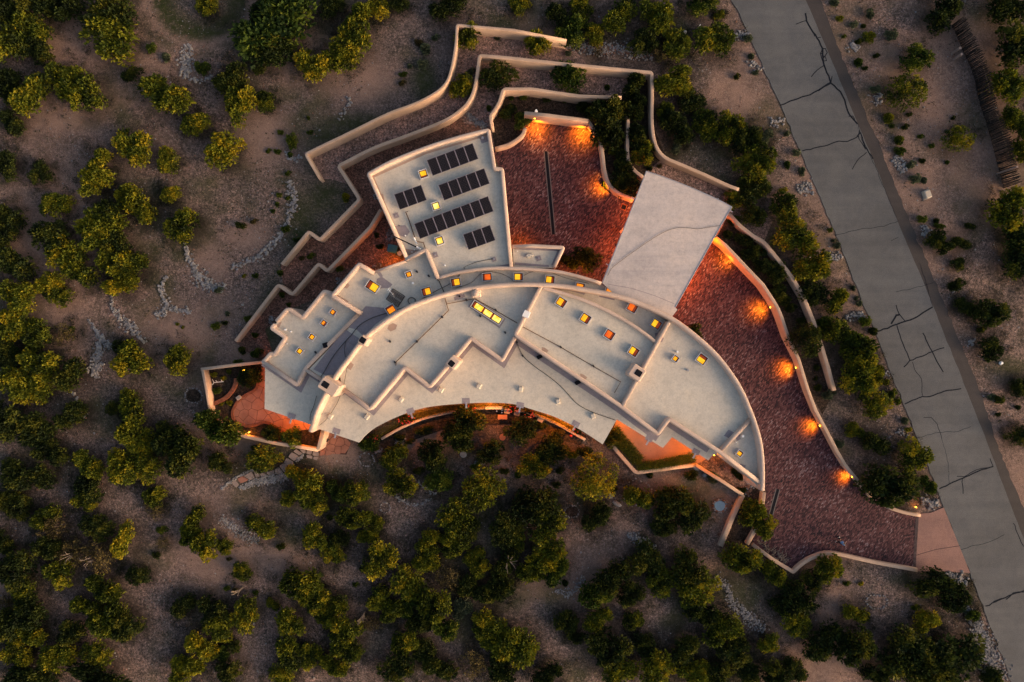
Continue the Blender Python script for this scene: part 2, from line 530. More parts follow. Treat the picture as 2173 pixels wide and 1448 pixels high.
M['dark'] = mat_plain('dark_metal', (0.02, 0.02, 0.024), 0.5, var=0.2)
M['black'] = mat_plain('black_flue', (0.008, 0.009, 0.014), 0.9, var=0.1)
M['pipe'] = mat_plain('rusty_pipe', (0.085, 0.042, 0.020), 0.7, var=0.4)
M['cable'] = mat_plain('black_cable', (0.03, 0.03, 0.03), 0.6, var=0.1)
M['white'] = mat_plain('white_paint', (0.80, 0.80, 0.80), 0.5, var=0.04)
M['galv'] = mat_plain('galvanised_metal', (0.36, 0.36, 0.40), 0.45, metal=0.5, var=0.2)
M['blue'] = mat_plain('blue_plastic', (0.010, 0.085, 0.14), 0.5, var=0.15)
M['block'] = mat_plain('concrete_block', (0.17, 0.14, 0.13), 0.9, var=0.15)
M['wood'] = mat_plain('bleached_wood', (0.22, 0.18, 0.15), 0.9, var=0.35)
M['tan_box'] = mat_plain('tan_enamel', (0.50, 0.42, 0.33), 0.5, var=0.05)
M['water'] = mat_plain('tub_water', (0.16, 0.27, 0.36), 0.12, var=0.1, bmp=0.02)
M['tile_red'] = mat_plain('terracotta_brick', (0.20, 0.075, 0.045), 0.85, var=0.3, scale=4)
M['skin'] = mat_plain('skin', (0.48, 0.30, 0.22), 0.6, var=0.03, bmp=0)
M['shirt'] = mat_plain('blue_shirt', (0.17, 0.28, 0.48), 0.9, var=0.08)
M['trousers'] = mat_plain('dark_trousers', (0.012, 0.013, 0.018), 0.9, var=0.1)
M['hair'] = mat_plain('brown_hair', (0.035, 0.018, 0.010), 0.7, var=0.2)
M['shoe'] = mat_plain('pale_shoe', (0.55, 0.52, 0.48), 0.6, var=0.05)
M['red'] = mat_plain('red_petals', (0.30, 0.006, 0.008), 0.6, var=0.2)
M['glow_y'] = mat_emit('lit_yellow_glass', (1.0, 0.34, 0.004), 0.36, (1.0, 0.52, 0.015))
M['glow_w'] = mat_emit('lit_pale_glass', (1.0, 0.47, 0.012), 0.42, (1.0, 0.74, 0.22))
M['glow_o'] = mat_emit('lit_orange_glass', (0.86, 0.20, 0.004), 0.34, (1.0, 0.34, 0.008))
M['glow_r'] = mat_emit('lit_red_glass', (0.60, 0.07, 0.004), 0.34, (0.85, 0.14, 0.005))
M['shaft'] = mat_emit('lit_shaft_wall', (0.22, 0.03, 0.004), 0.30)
M['bulb'] = mat_emit('lamp_glass', (1.0, 0.48, 0.03), 3.0)

# solar cells: a six by ten grid of near-black cells with fine pale lines, in panel coordinates
def mat_cells():
    m, nt, b = nodes('solar_cells')
    tc = nt.nodes.new('ShaderNodeTexCoord')
    sx = nt.nodes.new('ShaderNodeSeparateXYZ'); nt.links.new(tc.outputs['Object'], sx.inputs[0])
    outs = []
    for ax, step in ((0, 0.158), (1, 0.158)):
        d = nt.nodes.new('ShaderNodeMath'); d.operation = 'MULTIPLY'; d.inputs[1].default_value = 1 / step
        nt.links.new(sx.outputs[ax], d.inputs[0])
        fr = nt.nodes.new('ShaderNodeMath'); fr.operation = 'FRACT'; nt.links.new(d.outputs[0], fr.inputs[0])
        s = nt.nodes.new('ShaderNodeMath'); s.operation = 'SUBTRACT'; nt.links.new(fr.outputs[0], s.inputs[0]); s.inputs[1].default_value = 0.5
        a = nt.nodes.new('ShaderNodeMath'); a.operation = 'ABSOLUTE'; nt.links.new(s.outputs[0], a.inputs[0])
        outs.append(a.outputs[0])
    mn = nt.nodes.new('ShaderNodeMath'); mn.operation = 'MINIMUM'
    nt.links.new(outs[0], mn.inputs[0]); nt.links.new(outs[1], mn.inputs[1])
    col = ramp(nt, mn.outputs[0], [(0.015, (0.055, 0.05, 0.065)), (0.06, (0.004, 0.004, 0.007))])
    nt.links.new(col, b.inputs['Base Color'])
    b.inputs['Roughness'].default_value = 0.5
    b.inputs['Specular IOR Level'].default_value = 0.12
    return m
M['cells'] = mat_cells()
M['panel_frame'] = mat_plain('panel_frame', (0.17, 0.155, 0.20), 0.5, var=0.1)

LEAF = {
 'o': mat_leaf('olive_foliage', [(0.0, (0.014, 0.024, 0.006)), (0.3, (0.050, 0.072, 0.008)), (0.55, (0.118, 0.140, 0.011)), (0.8, (0.185, 0.185, 0.012)), (1.0, (0.27, 0.215, 0.011))]),
 'y': mat_leaf('yellow_olive_foliage', [(0.0, (0.022, 0.030, 0.006)), (0.3, (0.085, 0.104, 0.009)), (0.6, (0.190, 0.200, 0.013)), (1.0, (0.35, 0.26, 0.012))]),
 'd': mat_leaf('dark_green_foliage', [(0.0, (0.007, 0.014, 0.005)), (0.4, (0.021, 0.036, 0.008)), (0.75, (0.052, 0.068, 0.010)), (1.0, (0.105, 0.105, 0.012))]),
 'g': mat_leaf('green_foliage', [(0.0, (0.010, 0.024, 0.005)), (0.4, (0.036, 0.066, 0.009)), (0.75, (0.095, 0.130, 0.014)), (1.0, (0.18, 0.190, 0.022))]),
 's': mat_leaf('sage_foliage', [(0.0, (0.030, 0.042, 0.024)), (0.5, (0.085, 0.108, 0.062)), (1.0, (0.180, 0.200, 0.110))]),
 'b': mat_leaf('brownish_foliage', [(0.0, (0.022, 0.018, 0.010)), (0.5, (0.070, 0.058, 0.022)), (1.0, (0.150, 0.115, 0.040))]),
 'h': mat_leaf('hedge_foliage', [(0.0, (0.030, 0.032, 0.006)), (0.5, (0.085, 0.080, 0.010)), (1.0, (0.150, 0.125, 0.014))]),
}
# ================================================================== outlines shared by ground and walls
DRIVE = PP(catmull([(1046,322),(1075,312),(1100,290),(1112,262),(1113,240),(1163,244),(1212,250),(1262,256),(1276,300),(1283,350),(1299,396),(1345,421),
         (1420,455),(1521,503),(1561,541),(1594,576),(1620,603),(1653,652),(1673,712),(1696,762),(1716,828),(1733,871),(1759,921),(1779,960),(1795,987),(1822,1020),(1856,1057),(1890,1078),(1923,1089),(1950,1095)],3))
DRIVE += PP([(1942,1212),(1856,1193),(1788,1177),(1755,1174),(1721,1186),(1684,1217),(1600,1165),(1596,1140),(1612,1085),(1626,1045),(1600,900),(1500,740),(1420,670),(1300,650),(1150,640),(1090,570),(1062,360)])
APRON = PP([(1948,1094),(1954,1090),(1975,1088),(2002,1077),(2058,1216),(2000,1212),(1942,1212)])
ROADL = [(500,-3200),(1500,-140),(1551,0),(1570,31),(1620,146),(1655,222),(1700,328),(1766,480),(1830,640),(1890,790),(1952,944),(2002,1077),(2058,1216),(2146,1448),(2210,1600),(3400,5000)]
ROADR = [(650,-3200),(1650,-140),(1709,0),(1760,118),(1808,235),(1852,338),(1908,480),(1968,620),(2045,815),(2100,955),(2140,1062),(2182,1170),(2290,1448),(2340,1600),(3550,5000)]
SHR = [(690,-3200),(1680,-140),(1741,0),(1762,55),(1800,155),(1862,300),(1934,480),(2010,660),(2075,820),(2121,955),(2160,1050),(2205,1150),(2320,1448),(2375,1600),(3600,5000)]

BED1 = PP([(677,381),(644,325)] + catmull([(644,325),(739,280),(822,239),(872,220),(911,202),(938,182),(953,156),(964,99),(967,50)],3) + [(1090,61),(1203,83),(1245,137),(1180,131),(1090,121),(1016,114),(1007,176),(994,212),(971,235),(938,255),(872,282),(789,313),(714,351),(735,390),(700,380)])
BED2 = PP([(596,560),(654,488),(678,506),(760,423),(714,351)] + catmull([(714,351),(789,313),(872,282),(938,255),(971,235),(994,212),(1007,176),(1016,114)],3) + [(1180,131),(1385,151),(1385,199),(1385,265),(1394,308),(1412,332),(1445,346),(1495,368),(1569,400),(1640,470),(1600,560),(1500,490),(1440,420),(1345,421),(1290,360),(1262,256),(1113,240),(1100,290),(1046,322),(1040,280),(925,300),(780,370),(861,555),(794,575),(761,555),(700,620),(620,655),(562,700),(578,748),(553,769),(497,724),(590,601),(620,623),(600,600)])

SITE = PP([(420,775),(500,720),(590,590),(600,550),(650,480),(640,320),(960,40),(1210,70),(1400,140),(1400,300),(1580,400),(1660,520),(1750,740),(1780,840),(1870,1050),(1960,1080),(2060,1090),(2070,1220),(1940,1222),(1800,1190),(1690,1230),(1600,1180),(1520,1170),(1560,1060),(1350,1010),(1240,950),(800,960),(690,975),(500,960),(440,890)])

def pip(px, py, poly):
    inside = np.zeros(px.shape, bool)
    n = len(poly)
    for i in range(n):
        x1, y1 = poly[i][:2]; x2, y2 = poly[(i + 1) % n][:2]
        c = ((y1 > py) != (y2 > py)) & (px < (x2 - x1) * (py - y1) / ((y2 - y1) if y2 != y1 else 1e-9) + x1)
        inside ^= c
    return inside

def dist_poly(px, py, poly, closed=True):
    d = np.full(px.shape, 1e9)
    n = len(poly)
    for i in range(n if closed else n - 1):
        x1, y1 = poly[i][:2]; x2, y2 = poly[(i + 1) % n][:2]
        dx, dy = x2 - x1, y2 - y1
        t = np.clip(((px - x1) * dx + (py - y1) * dy) / (dx * dx + dy * dy + 1e-12), 0, 1)
        d = np.minimum(d, (px - x1 - t * dx) ** 2 + (py - y1 - t * dy) ** 2)
    return np.sqrt(d)

def ragged(pts, step, amp, seed):
    r = random.Random(seed); out = []
    for i in range(len(pts) - 1):
        n = max(1, int(math.dist(pts[i], pts[i + 1]) / step))
        for k in range(n):
            t = k / n; out.append((pts[i][0] * (1 - t) + pts[i + 1][0] * t + r.gauss(0, amp), pts[i][1] * (1 - t) + pts[i + 1][1] * t + r.gauss(0, amp * .4)))
    out.append(pts[-1]); return out
ROADPOLY = PP(ROADL) + PP(SHR)[::-1]

def vnoise(x, y, seed, cell):
    """smooth value noise on arrays"""
    r = np.random.RandomState(seed)
    g = r.rand(128, 128)
    fx, fy = x / cell + 57.3, y / cell + 41.7
    ix, iy = np.floor(fx).astype(int), np.floor(fy).astype(int)
    tx, ty = fx - ix, fy - iy
    tx = tx * tx * (3 - 2 * tx); ty = ty * ty * (3 - 2 * ty)
    a = g[ix % 128, iy % 128]; b = g[(ix + 1) % 128, iy % 128]; c = g[ix % 128, (iy + 1) % 128]; d = g[(ix + 1) % 128, (iy + 1) % 128]
    return (a * (1 - tx) + b * tx) * (1 - ty) + (c * (1 - tx) + d * tx) * ty

def ground_height(x, y):
    x = np.asarray(x, float); y = np.asarray(y, float)
    ds = np.where(pip(x, y, SITE), 0, dist_poly(x, y, SITE))
    dr = np.where(pip(x, y, ROADPOLY), 0, dist_poly(x, y, ROADPOLY))
    d = np.clip(np.minimum(ds, dr) / 3.0, 0, 1)
    h = 0.30 * (vnoise(x, y, 3, 7.0) - 0.5) + 0.14 * (vnoise(x, y, 5, 2.3) - 0.5) + 0.07 * (vnoise(x, y, 8, 0.9) - 0.5)
    return h * d

def gz(x, y): return float(ground_height(np.array([x]), np.array([y]))[0])

# ------------------------------------------------------------------ vegetation list (drawing px, py, radius x, radius y, tone)
TREES = """
75 8 46 34 d|130 14 40 34 d|66 55 38 34 o|20 88 38 42 o|78 104 34 30 d|235 75 60 44 o|240 18 42 34 d|62 203 46 44 o|132 168 40 36 o|182 205 36 36 o|12 180 30 34 d|345 200 50 38 o|412 262 28 24 o|283 312 36 38 o|355 342 26 26 y
478 318 36 32 y|210 340 28 28 o|200 388 36 30 y|86 370 24 24 d|268 415 28 26 y|298 440 30 34 y|362 412 20 18 y|386 478 34 34 o|116 432 30 28 o|212 470 46 36 o|14 462 30 34 d|490 162 34 30 d|508 215 30 40 o|436 14 22 22 y|582 55 82 72 g
575 105 50 34 d|660 138 34 30 y|716 124 36 34 y|742 85 36 40 o|757 35 34 34 o|702 16 26 22 d|805 15 26 22 y|850 6 22 18 d|950 15 36 26 d|562 214 24 20 o|993 76 31 31 y|980 184 27 30 y|1060 162 40 31 d|1078 238 24 20 d|1108 258 20 22 g
1102 8 22 18 o|1140 92 31 33 y|1188 36 27 26 d|1232 20 26 22 o|1214 66 32 32 g|1264 72 22 22 o|1270 110 14 12 b|1315 38 40 37 o|1390 32 36 34 o|1366 94 30 26 d|1440 96 32 30 o|1404 112 22 20 b|1518 84 38 36 o|1490 8 30 26 g|1527 32 11 10 o
1207 167 37 37 g|1345 178 34 32 d|1346 226 30 32 d|1288 238 46 44 d|1292 284 38 38 d|1245 232 22 20 d|1352 288 28 30 d|1366 325 28 28 o|1322 345 26 30 d|1326 384 32 34 d|1303 320 15 12 y|1432 168 38 30 y|1462 212 28 26 d|1410 236 20 20 o
1440 268 36 32 d|1500 262 28 32 o|1548 272 30 32 o|1582 292 30 36 d|1600 345 38 36 o|1435 312 15 13 s|1597 408 34 34 d|1556 424 26 24 o|1602 456 30 28 d|1625 290 16 17 s|1666 440 30 32 o|1690 506 44 38 o|1726 568 36 34 y|1724 618 28 26 d|1776 636 30 26 o
1640 574 32 30 d|1655 620 22 20 d|1707 722 36 40 d|1786 708 38 36 o|1828 750 40 38 o|1822 806 36 40 o|1862 794 18 20 y|1864 860 26 26 o|1856 942 30 30 d|1816 914 20 16 o|1936 968 34 34 o|1886 1038 58 46 d|1968 1030 18 20 g|1846 30 10 10 s|1945 126 32 27 g
1921 198 38 33 o|2034 294 31 24 o|2004 24 42 38 d|2142 14 40 34 d|2152 98 42 46 d|2140 178 38 38 o|2160 260 28 34 o|2168 318 22 26 y|2140 442 38 42 o|2165 510 34 36 d|1984 508 20 18 d|2040 516 22 16 d|2006 528 18 14 d|2036 560 14 14 d|2104 668 37 31 d
2046 650 20 18 d|2104 742 26 22 d|2168 560 34 40 d|2168 820 22 20 d|2162 925 26 18 d|2060 480 12 10 d|1596 1092 30 34 o|1622 1116 30 28 o|1572 1190 40 32 o|1640 1218 26 26 o|1757 1206 26 32 o|1724 1232 24 22 d|1692 1272 38 34 d|1690 1316 28 30 o|1815 1305 28 24 y
1965 1322 26 24 y|1985 1245 46 28 d|2032 1272 36 30 d|1748 1362 42 36 d|1812 1372 36 42 d|1922 1388 54 50 d|2024 1398 60 56 d|1962 1430 50 30 d|1860 1432 30 26 d|1632 1362 22 20 o|1642 1430 32 26 d|2066 1306 14 12 g|1690 1420 26 24 d|2108 1440 26 22 d
1134 990 32 24 o|1172 962 28 24 d|1262 1012 44 44 y|1353 1058 31 32 o|1426 1072 38 34 d|1462 1092 34 40 d|1408 1122 26 22 d|1266 1102 28 30 d|1134 1070 44 40 d|1160 1116 38 38 o|1096 1144 22 24 o|1158 1180 36 30 o|1182 1212 28 32 g|1130 1206 30 28 o
1372 1192 36 34 d|1400 1234 34 30 o|1296 1228 40 34 d|1262 1262 32 30 g|1338 1262 28 26 d|1458 1206 36 36 d|1486 1250 38 38 o|1496 1304 36 34 d|1532 1342 38 36 o|1566 1382 34 30 d|1203 1318 24 26 d|1268 1314 30 24 o|1342 1316 20 22 o|1290 1376 44 40 d
1316 1424 34 30 o|1400 1420 32 34 o|1452 1380 40 32 d|1470 1430 36 28 o|1526 1428 30 26 d|1096 1372 44 44 o|1160 1434 32 24 d|1590 1430 26 24 d|1222 1352 18 14 d|1370 1370 26 24 d
562 974 32 26 o|628 1006 26 22 y|650 1032 30 30 o|672 1066 28 24 o|612 1060 18 16 o|712 1044 22 24 g|752 1046 26 28 o|850 1026 32 30 o|932 1022 28 26 g|1028 1038 38 42 y|556 1118 32 30 o|670 1142 26 28 o|708 1178 24 22 o|744 1104 34 24 o|792 1106 18 20 o
722 1144 20 18 d|806 1190 34 38 y|782 1138 22 20 o|968 1098 36 34 o|906 1148 30 26 o|906 1186 28 26 o|958 1158 30 26 o|992 1120 26 26 d|1006 1180 22 20 o|636 1238 40 34 o|664 1272 32 30 o|712 1288 26 22 o|692 1316 24 16 o|577 1284 14 17 o
618 1324 28 30 o|724 1338 34 32 o|738 1378 32 26 o|706 1414 28 24 o|614 1388 30 34 o|658 1394 24 26 o|600 1436 28 24 o|866 1236 32 32 o|802 1274 30 26 o|832 1300 26 24 o|790 1322 20 18 b|920 1290 32 40 o|866 1286 24 22 g|856 1366 26 28 o|944 1336 26 24 g
892 1324 26 24 d|838 1418 32 32 d|928 1422 36 30 d|980 1296 20 22 s|1030 1330 34 30 o|1050 1356 30 28 o|1002 1408 28 34 b|1048 1258 30 26 d|950 1226 30 28 b|1062 1422 32 28 d|1078 1124 32 34 d|1076 1196 30 28 d|1000 1250 26 24 d|1016 1204 22 20 o|904 1384 26 24 d
184 988 30 32 o|188 1036 30 30 d|180 1062 24 22 o|254 994 32 34 o|306 996 34 28 o|388 964 42 44 d|470 984 26 20 d|326 1052 24 22 o|326 1084 22 22 b|96 1096 30 26 o|110 1122 32 28 b|42 1078 26 24 d|14 1062 24 24 d|206 1122 34 24 d|258 1152 26 38 y
148 1176 36 32 b|128 1218 32 30 o|206 1188 34 34 b|214 1252 36 30 o|290 1222 24 22 d|28 1208 44 38 d|46 1250 30 26 o|10 1278 22 26 b|178 1290 34 26 o|228 1316 36 38 o|262 1330 30 32 d|62 1306 40 32 d|60 1348 28 26 o|12 1330 28 36 d|36 1388 30 32 y
118 1396 36 30 o|204 1396 30 26 o|412 1102 24 26 o|402 1138 24 22 o|438 1158 28 30 o|476 1160 18 16 o|387 1286 24 26 d|512 1214 22 18 o|447 1292 28 26 d|464 1330 32 30 o|516 1306 25 34 y|422 1374 34 34 y|392 1424 36 28 y|484 1424 26 26 d|470 1386 16 18 g
200 1440 60 26 d|60 1440 50 28 d|150 1344 30 24 d|110 505 40 36 d|138 538 34 36 o|168 580 32 34 o|208 496 44 36 o|246 520 30 32 d|240 558 36 34 y|278 566 34 30 o|258 604 34 22 y|10 500 22 28 d|104 604 30 26 y|124 630 28 20 o|26 562 38 42 d|32 630 36 36 o
24 690 34 36 o|80 712 30 30 o|132 706 26 24 b|14 752 28 30 d|84 772 40 34 o|36 816 36 36 o|78 826 32 28 o|148 800 38 34 d|260 742 24 22 d|276 768 37 34 o|372 762 29 30 y|150 884 34 28 d|74 916 42 34 d|10 892 30 40 d|274 862 28 30 o|242 866 15 14 d
276 910 36 36 o|300 936 28 28 o|374 944 40 36 d|352 920 24 24 d|458 908 56 42 g|528 800 28 26 d|988 898 44 36 d|975 930 40 32 d|1103 914 34 32 d|1166 950 38 30 d|785 940 25 20 g|622 928 25 24 g|572 918 26 18 d|836 966 27 28 o|918 964 30 30 d|1042 960 28 24 d
1064 1240 26 26 d|1244 552 34 26 d|1210 556 24 20 d|1466 706 30 22 d|1296 930 24 22 d|12 350 20 30 d|20 260 24 26 d|0 20 36 40 d|110 960 34 26 d|30 1010 36 30 d|90 1010 26 22 d|346 1150 16 14 b|560 36 30 30 d|1660 1280 24 22 d|100 1160 30 26 d|0 1150 26 24 d
"""
SHRUBS = """
322 103 10 12 g|355 124 12 11 s|430 146 16 15 g|286 160 22 16 d|550 150 13 11 d|905 106 15 13 s|888 91 9 8 b|855 176 8 7 b|897 137 11 12 s|870 141 8 6 s|855 158 9 6 g|926 80 9 8 s|620 300 11 20 g|616 330 8 7 g|588 322 8 6 g|570 320 6 6 g
594 280 7 6 g|654 250 5 5 g|657 281 7 5 g|612 368 7 6 g|592 414 6 6 g|588 434 6 6 g|578 448 5 5 g|612 421 7 5 g|606 486 10 8 g|735 421 11 11 y|630 510 9 6 g|661 544 9 7 g|720 570 9 7 g|599 627 8 7 g|541 586 7 6 g|518 586 5 5 o
458 692 10 9 g|482 667 7 6 s|476 686 7 5 d|466 616 10 7 s|525 676 8 7 g|595 580 9 7 g|540 712 7 6 g|547 750 13 11 g|506 770 10 9 g|515 745 10 10 d|612 647 5 5 g|386 695 4 4 o|374 688 4 4 o|1038 230 7 7 g|1055 80 7 6 s|1002 152 9 9 s
1206 113 7 7 s|1290 186 8 7 g|1230 215 9 7 g|1115 205 11 9 g|1160 210 9 8 d|1086 205 9 9 g|1198 213 6 6 g|1566 162 7 8 d|1587 82 10 9 s|1596 120 9 7 s|1604 154 7 6 s|1672 284 7 7 s|1690 324 9 9 s|1672 352 8 10 g|1701 365 7 11 s|1628 402 8 8 s
1660 405 10 7 y|1686 450 8 7 s|1776 522 8 8 s|1772 511 6 5 s|1762 488 6 6 g|1813 613 7 7 s|1824 645 7 7 s|1820 633 5 5 s|1835 682 13 12 g|1855 705 13 10 d|1745 684 14 11 g|1760 838 14 12 s|1780 942 11 10 s|1922 895 10 9 s|1880 812 8 7 y|1895 836 8 12 g
1905 852 7 9 g|1735 782 8 7 d|1736 824 8 8 d|1733 804 5 5 d|1928 912 8 6 y|1772 8 13 8 s|1782 40 8 7 y|1793 77 5 5 g|1812 52 9 8 s|1835 55 7 5 d|1843 80 13 13 o|1825 88 8 7 d|1890 75 14 13 s|1824 134 12 10 g|1836 145 7 5 d|1862 118 7 6 d|1857 190 12 9 s
1886 254 14 12 o|1893 268 6 5 g|1922 270 8 7 d|1930 243 7 5 d|1909 300 13 11 o|1908 322 12 10 g|1935 350 10 9 s|1940 380 13 11 s|1962 384 9 8 s|1957 342 7 6 d|1956 290 7 6 g|1978 309 7 6 g|2013 345 6 5 g|2013 278 5 5 s|2027 249 5 5 d|1956 465 11 9 g
1990 470 8 7 d|1995 480 12 6 g|2030 606 17 15 d|2120 848 12 10 d|2164 866 8 6 d|2105 844 9 8 s|2085 700 9 8 d|2120 880 6 5 d|2100 765 7 6 g|453 796 7 6 y|474 804 6 6 y|460 829 9 8 g|486 790 7 6 g|486 856 7 6 y|470 858 6 5 o|540 950 8 6 d|1514 1016 16 14 s
1466 1010 14 12 d|1510 1007 8 6 s|1394 1132 6 8 s|1230 1050 8 7 g|646 1005 8 6 d|345 1126 12 10 g|480 1250 7 6 g|500 1256 10 8 b|541 1260 6 6 g|486 1188 6 5 b|500 1370 12 16 d|1200 1240 9 8 d|1095 1065 8 7 d|756 1242 7 6 g|596 1160 10 8 d|1100 1010 10 8 g
1180 1030 9 8 d|1800 1240 8 6 g|1828 1240 6 5 y|1830 1130 0 0 g|2045 1295 10 8 s|2068 1306 11 9 g|1944 1290 8 7 g|1574 1040 10 7 d|1560 1002 9 8 d|1566 1010 7 6 g|1575 1016 6 6 d|1380 560 0 0 d|640 548 6 5 b|800 500 7 7 d|806 524 8 6 d|1090 150 6 6 g
1400 352 6 5 b|1380 358 9 6 d|1290 392 12 11 d|1308 400 14 10 d|1332 404 12 10 d|1560 470 18 12 d|1580 510 22 16 d|1600 540 24 18 d|1618 566 22 14 d|1546 500 14 10 d|1664 640 14 12 d|1680 655 12 10 d|1700 680 10 8 d|150 700 10 8 g|330 1180 9 8 d|540 470 9 6 b
510 478 12 8 d|1380 1010 10 8 d|1300 1040 9 8 d|890 1000 12 9 d|1010 990 12 9 g|850 930 16 8 d|900 915 18 9 d|872 938 9 6 d|1070 1000 10 8 d|700 1100 9 7 d|770 1210 8 7 d|1190 1000 9 8 d|1215 965 12 9 o|1190 920 16 9 b|1240 960 16 12 d|1150 905 12 8 d
"""
def parse(s):
    out = []
    for t in s.replace('\n', '|').split('|'):
        q = t.split()
        if len(q) == 5 and float(q[2]) > 0: out.append((float(q[0]), float(q[1]), float(q[2]), float(q[3]), q[4]))
    return out
TREE_L = parse(TREES); SHRUB_L = parse(SHRUBS)

# ================================================================== ground sheet
def build_ground():
    xs = np.concatenate([[-1200, -500, -200, -110], np.arange(-64, 64.1, 0.55), [110, 200, 500, 1200]])
    ys = np.concatenate([[-1200, -500, -200, -90], np.arange(-44, 44.1, 0.55), [90, 200, 500, 1200]])
    X, Y = np.meshgrid(xs, ys, indexing='ij')
    x, y = X.ravel(), Y.ravel()
    z = ground_height(x, y)
    far = (np.abs(x) > 64) | (np.abs(y) > 44)
    z[far] = 0
    nx, ny = len(xs), len(ys)
    idx = np.arange(nx * ny).reshape(nx, ny)
    f = np.stack([idx[:-1, :-1], idx[1:, :-1], idx[1:, 1:], idx[:-1, 1:]], -1).reshape(-1, 4)
    me = bpy.data.meshes.new('ground')
    me.from_pydata(np.stack([x, y, z], 1).tolist(), [], f.tolist())
    me.polygons.foreach_set('use_smooth', [True] * len(f))
    # fallen needles and the trees' shade are painted dark round the trees; grass and bare pink soil in patches of their own
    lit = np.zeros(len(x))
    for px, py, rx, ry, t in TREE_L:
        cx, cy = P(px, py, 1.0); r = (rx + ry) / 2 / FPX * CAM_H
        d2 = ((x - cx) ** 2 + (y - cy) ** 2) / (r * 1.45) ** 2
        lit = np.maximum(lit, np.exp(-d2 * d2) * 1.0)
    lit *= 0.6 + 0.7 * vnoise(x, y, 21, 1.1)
    gr = np.clip((vnoise(x, y, 31, 4.5) * 0.6 + vnoise(x, y, 32, 1.5) * 0.4 - 0.5) * 3.2, 0, 0.8)
    pk = np.clip((vnoise(x, y, 41, 9.0) * 0.7 + vnoise(x, y, 42, 2.5) * 0.3 - 0.52) * 2.6, 0, 0.75)
    def spot(px, py, rx, ry):
        cx, cy = P(px, py); k = CAM_H / FPX
        return np.exp(-(((x - cx) / (rx * k)) ** 2 + ((y - cy) / (ry * k)) ** 2) ** 1.5)
    for a in [(740, 262, 110, 26), (700, 290, 60, 22), (640, 480, 40, 90), (690, 420, 50, 45), (900, 170, 30, 50), (600, 640, 50, 40), (420, 55, 120, 45), (455, 75, 90, 26), (565, 700, 40, 60)]:
        gr = np.maximum(gr, spot(*a) * 0.95); pk *= 1 - spot(*a) * 0.8
    for a in [(760, 170, 80, 60), (450, 560, 40, 45), (520, 500, 50, 30), (1560, 200, 60, 60), (560, 290, 60, 70), (380, 700, 90, 60), (1640, 420, 30, 40), (470, 1180, 100, 70), (1980, 230, 60, 90), (1060, 1000, 60, 30), (720, 960, 50, 30), (1950, 400, 60, 60), (900, 930, 50, 30), (590, 1190, 60, 30)]:
        pk = np.maximum(pk, spot(*a) * 0.9); gr *= 1 - spot(*a) * 0.8
    cx, cy = P(425, -12); k = CAM_H / FPX
    e = np.sqrt(((x - cx) / (106 * k)) ** 2 + ((y - cy) / (99 * k)) ** 2) + 0.10 * (vnoise(x, y, 91, 1.2) - 0.5)
    inside = np.clip((1.0 - e) / 0.06, 0, 1)
    gr = gr * (1 - inside) + inside * np.clip((e - 0.35) / 0.35, 0.15, 1.0); pk = pk * (1 - inside)
    rim = np.exp(-((e - 1.1) / 0.09) ** 2); pk = np.maximum(pk, rim * 0.7); gr *= 1 - rim * 0.8
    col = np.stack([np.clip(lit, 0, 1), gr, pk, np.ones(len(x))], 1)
    ca = me.color_attributes.new('litter_shade', 'FLOAT_COLOR', 'POINT')
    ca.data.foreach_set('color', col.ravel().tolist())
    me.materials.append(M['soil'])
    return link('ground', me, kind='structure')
ground = build_ground()

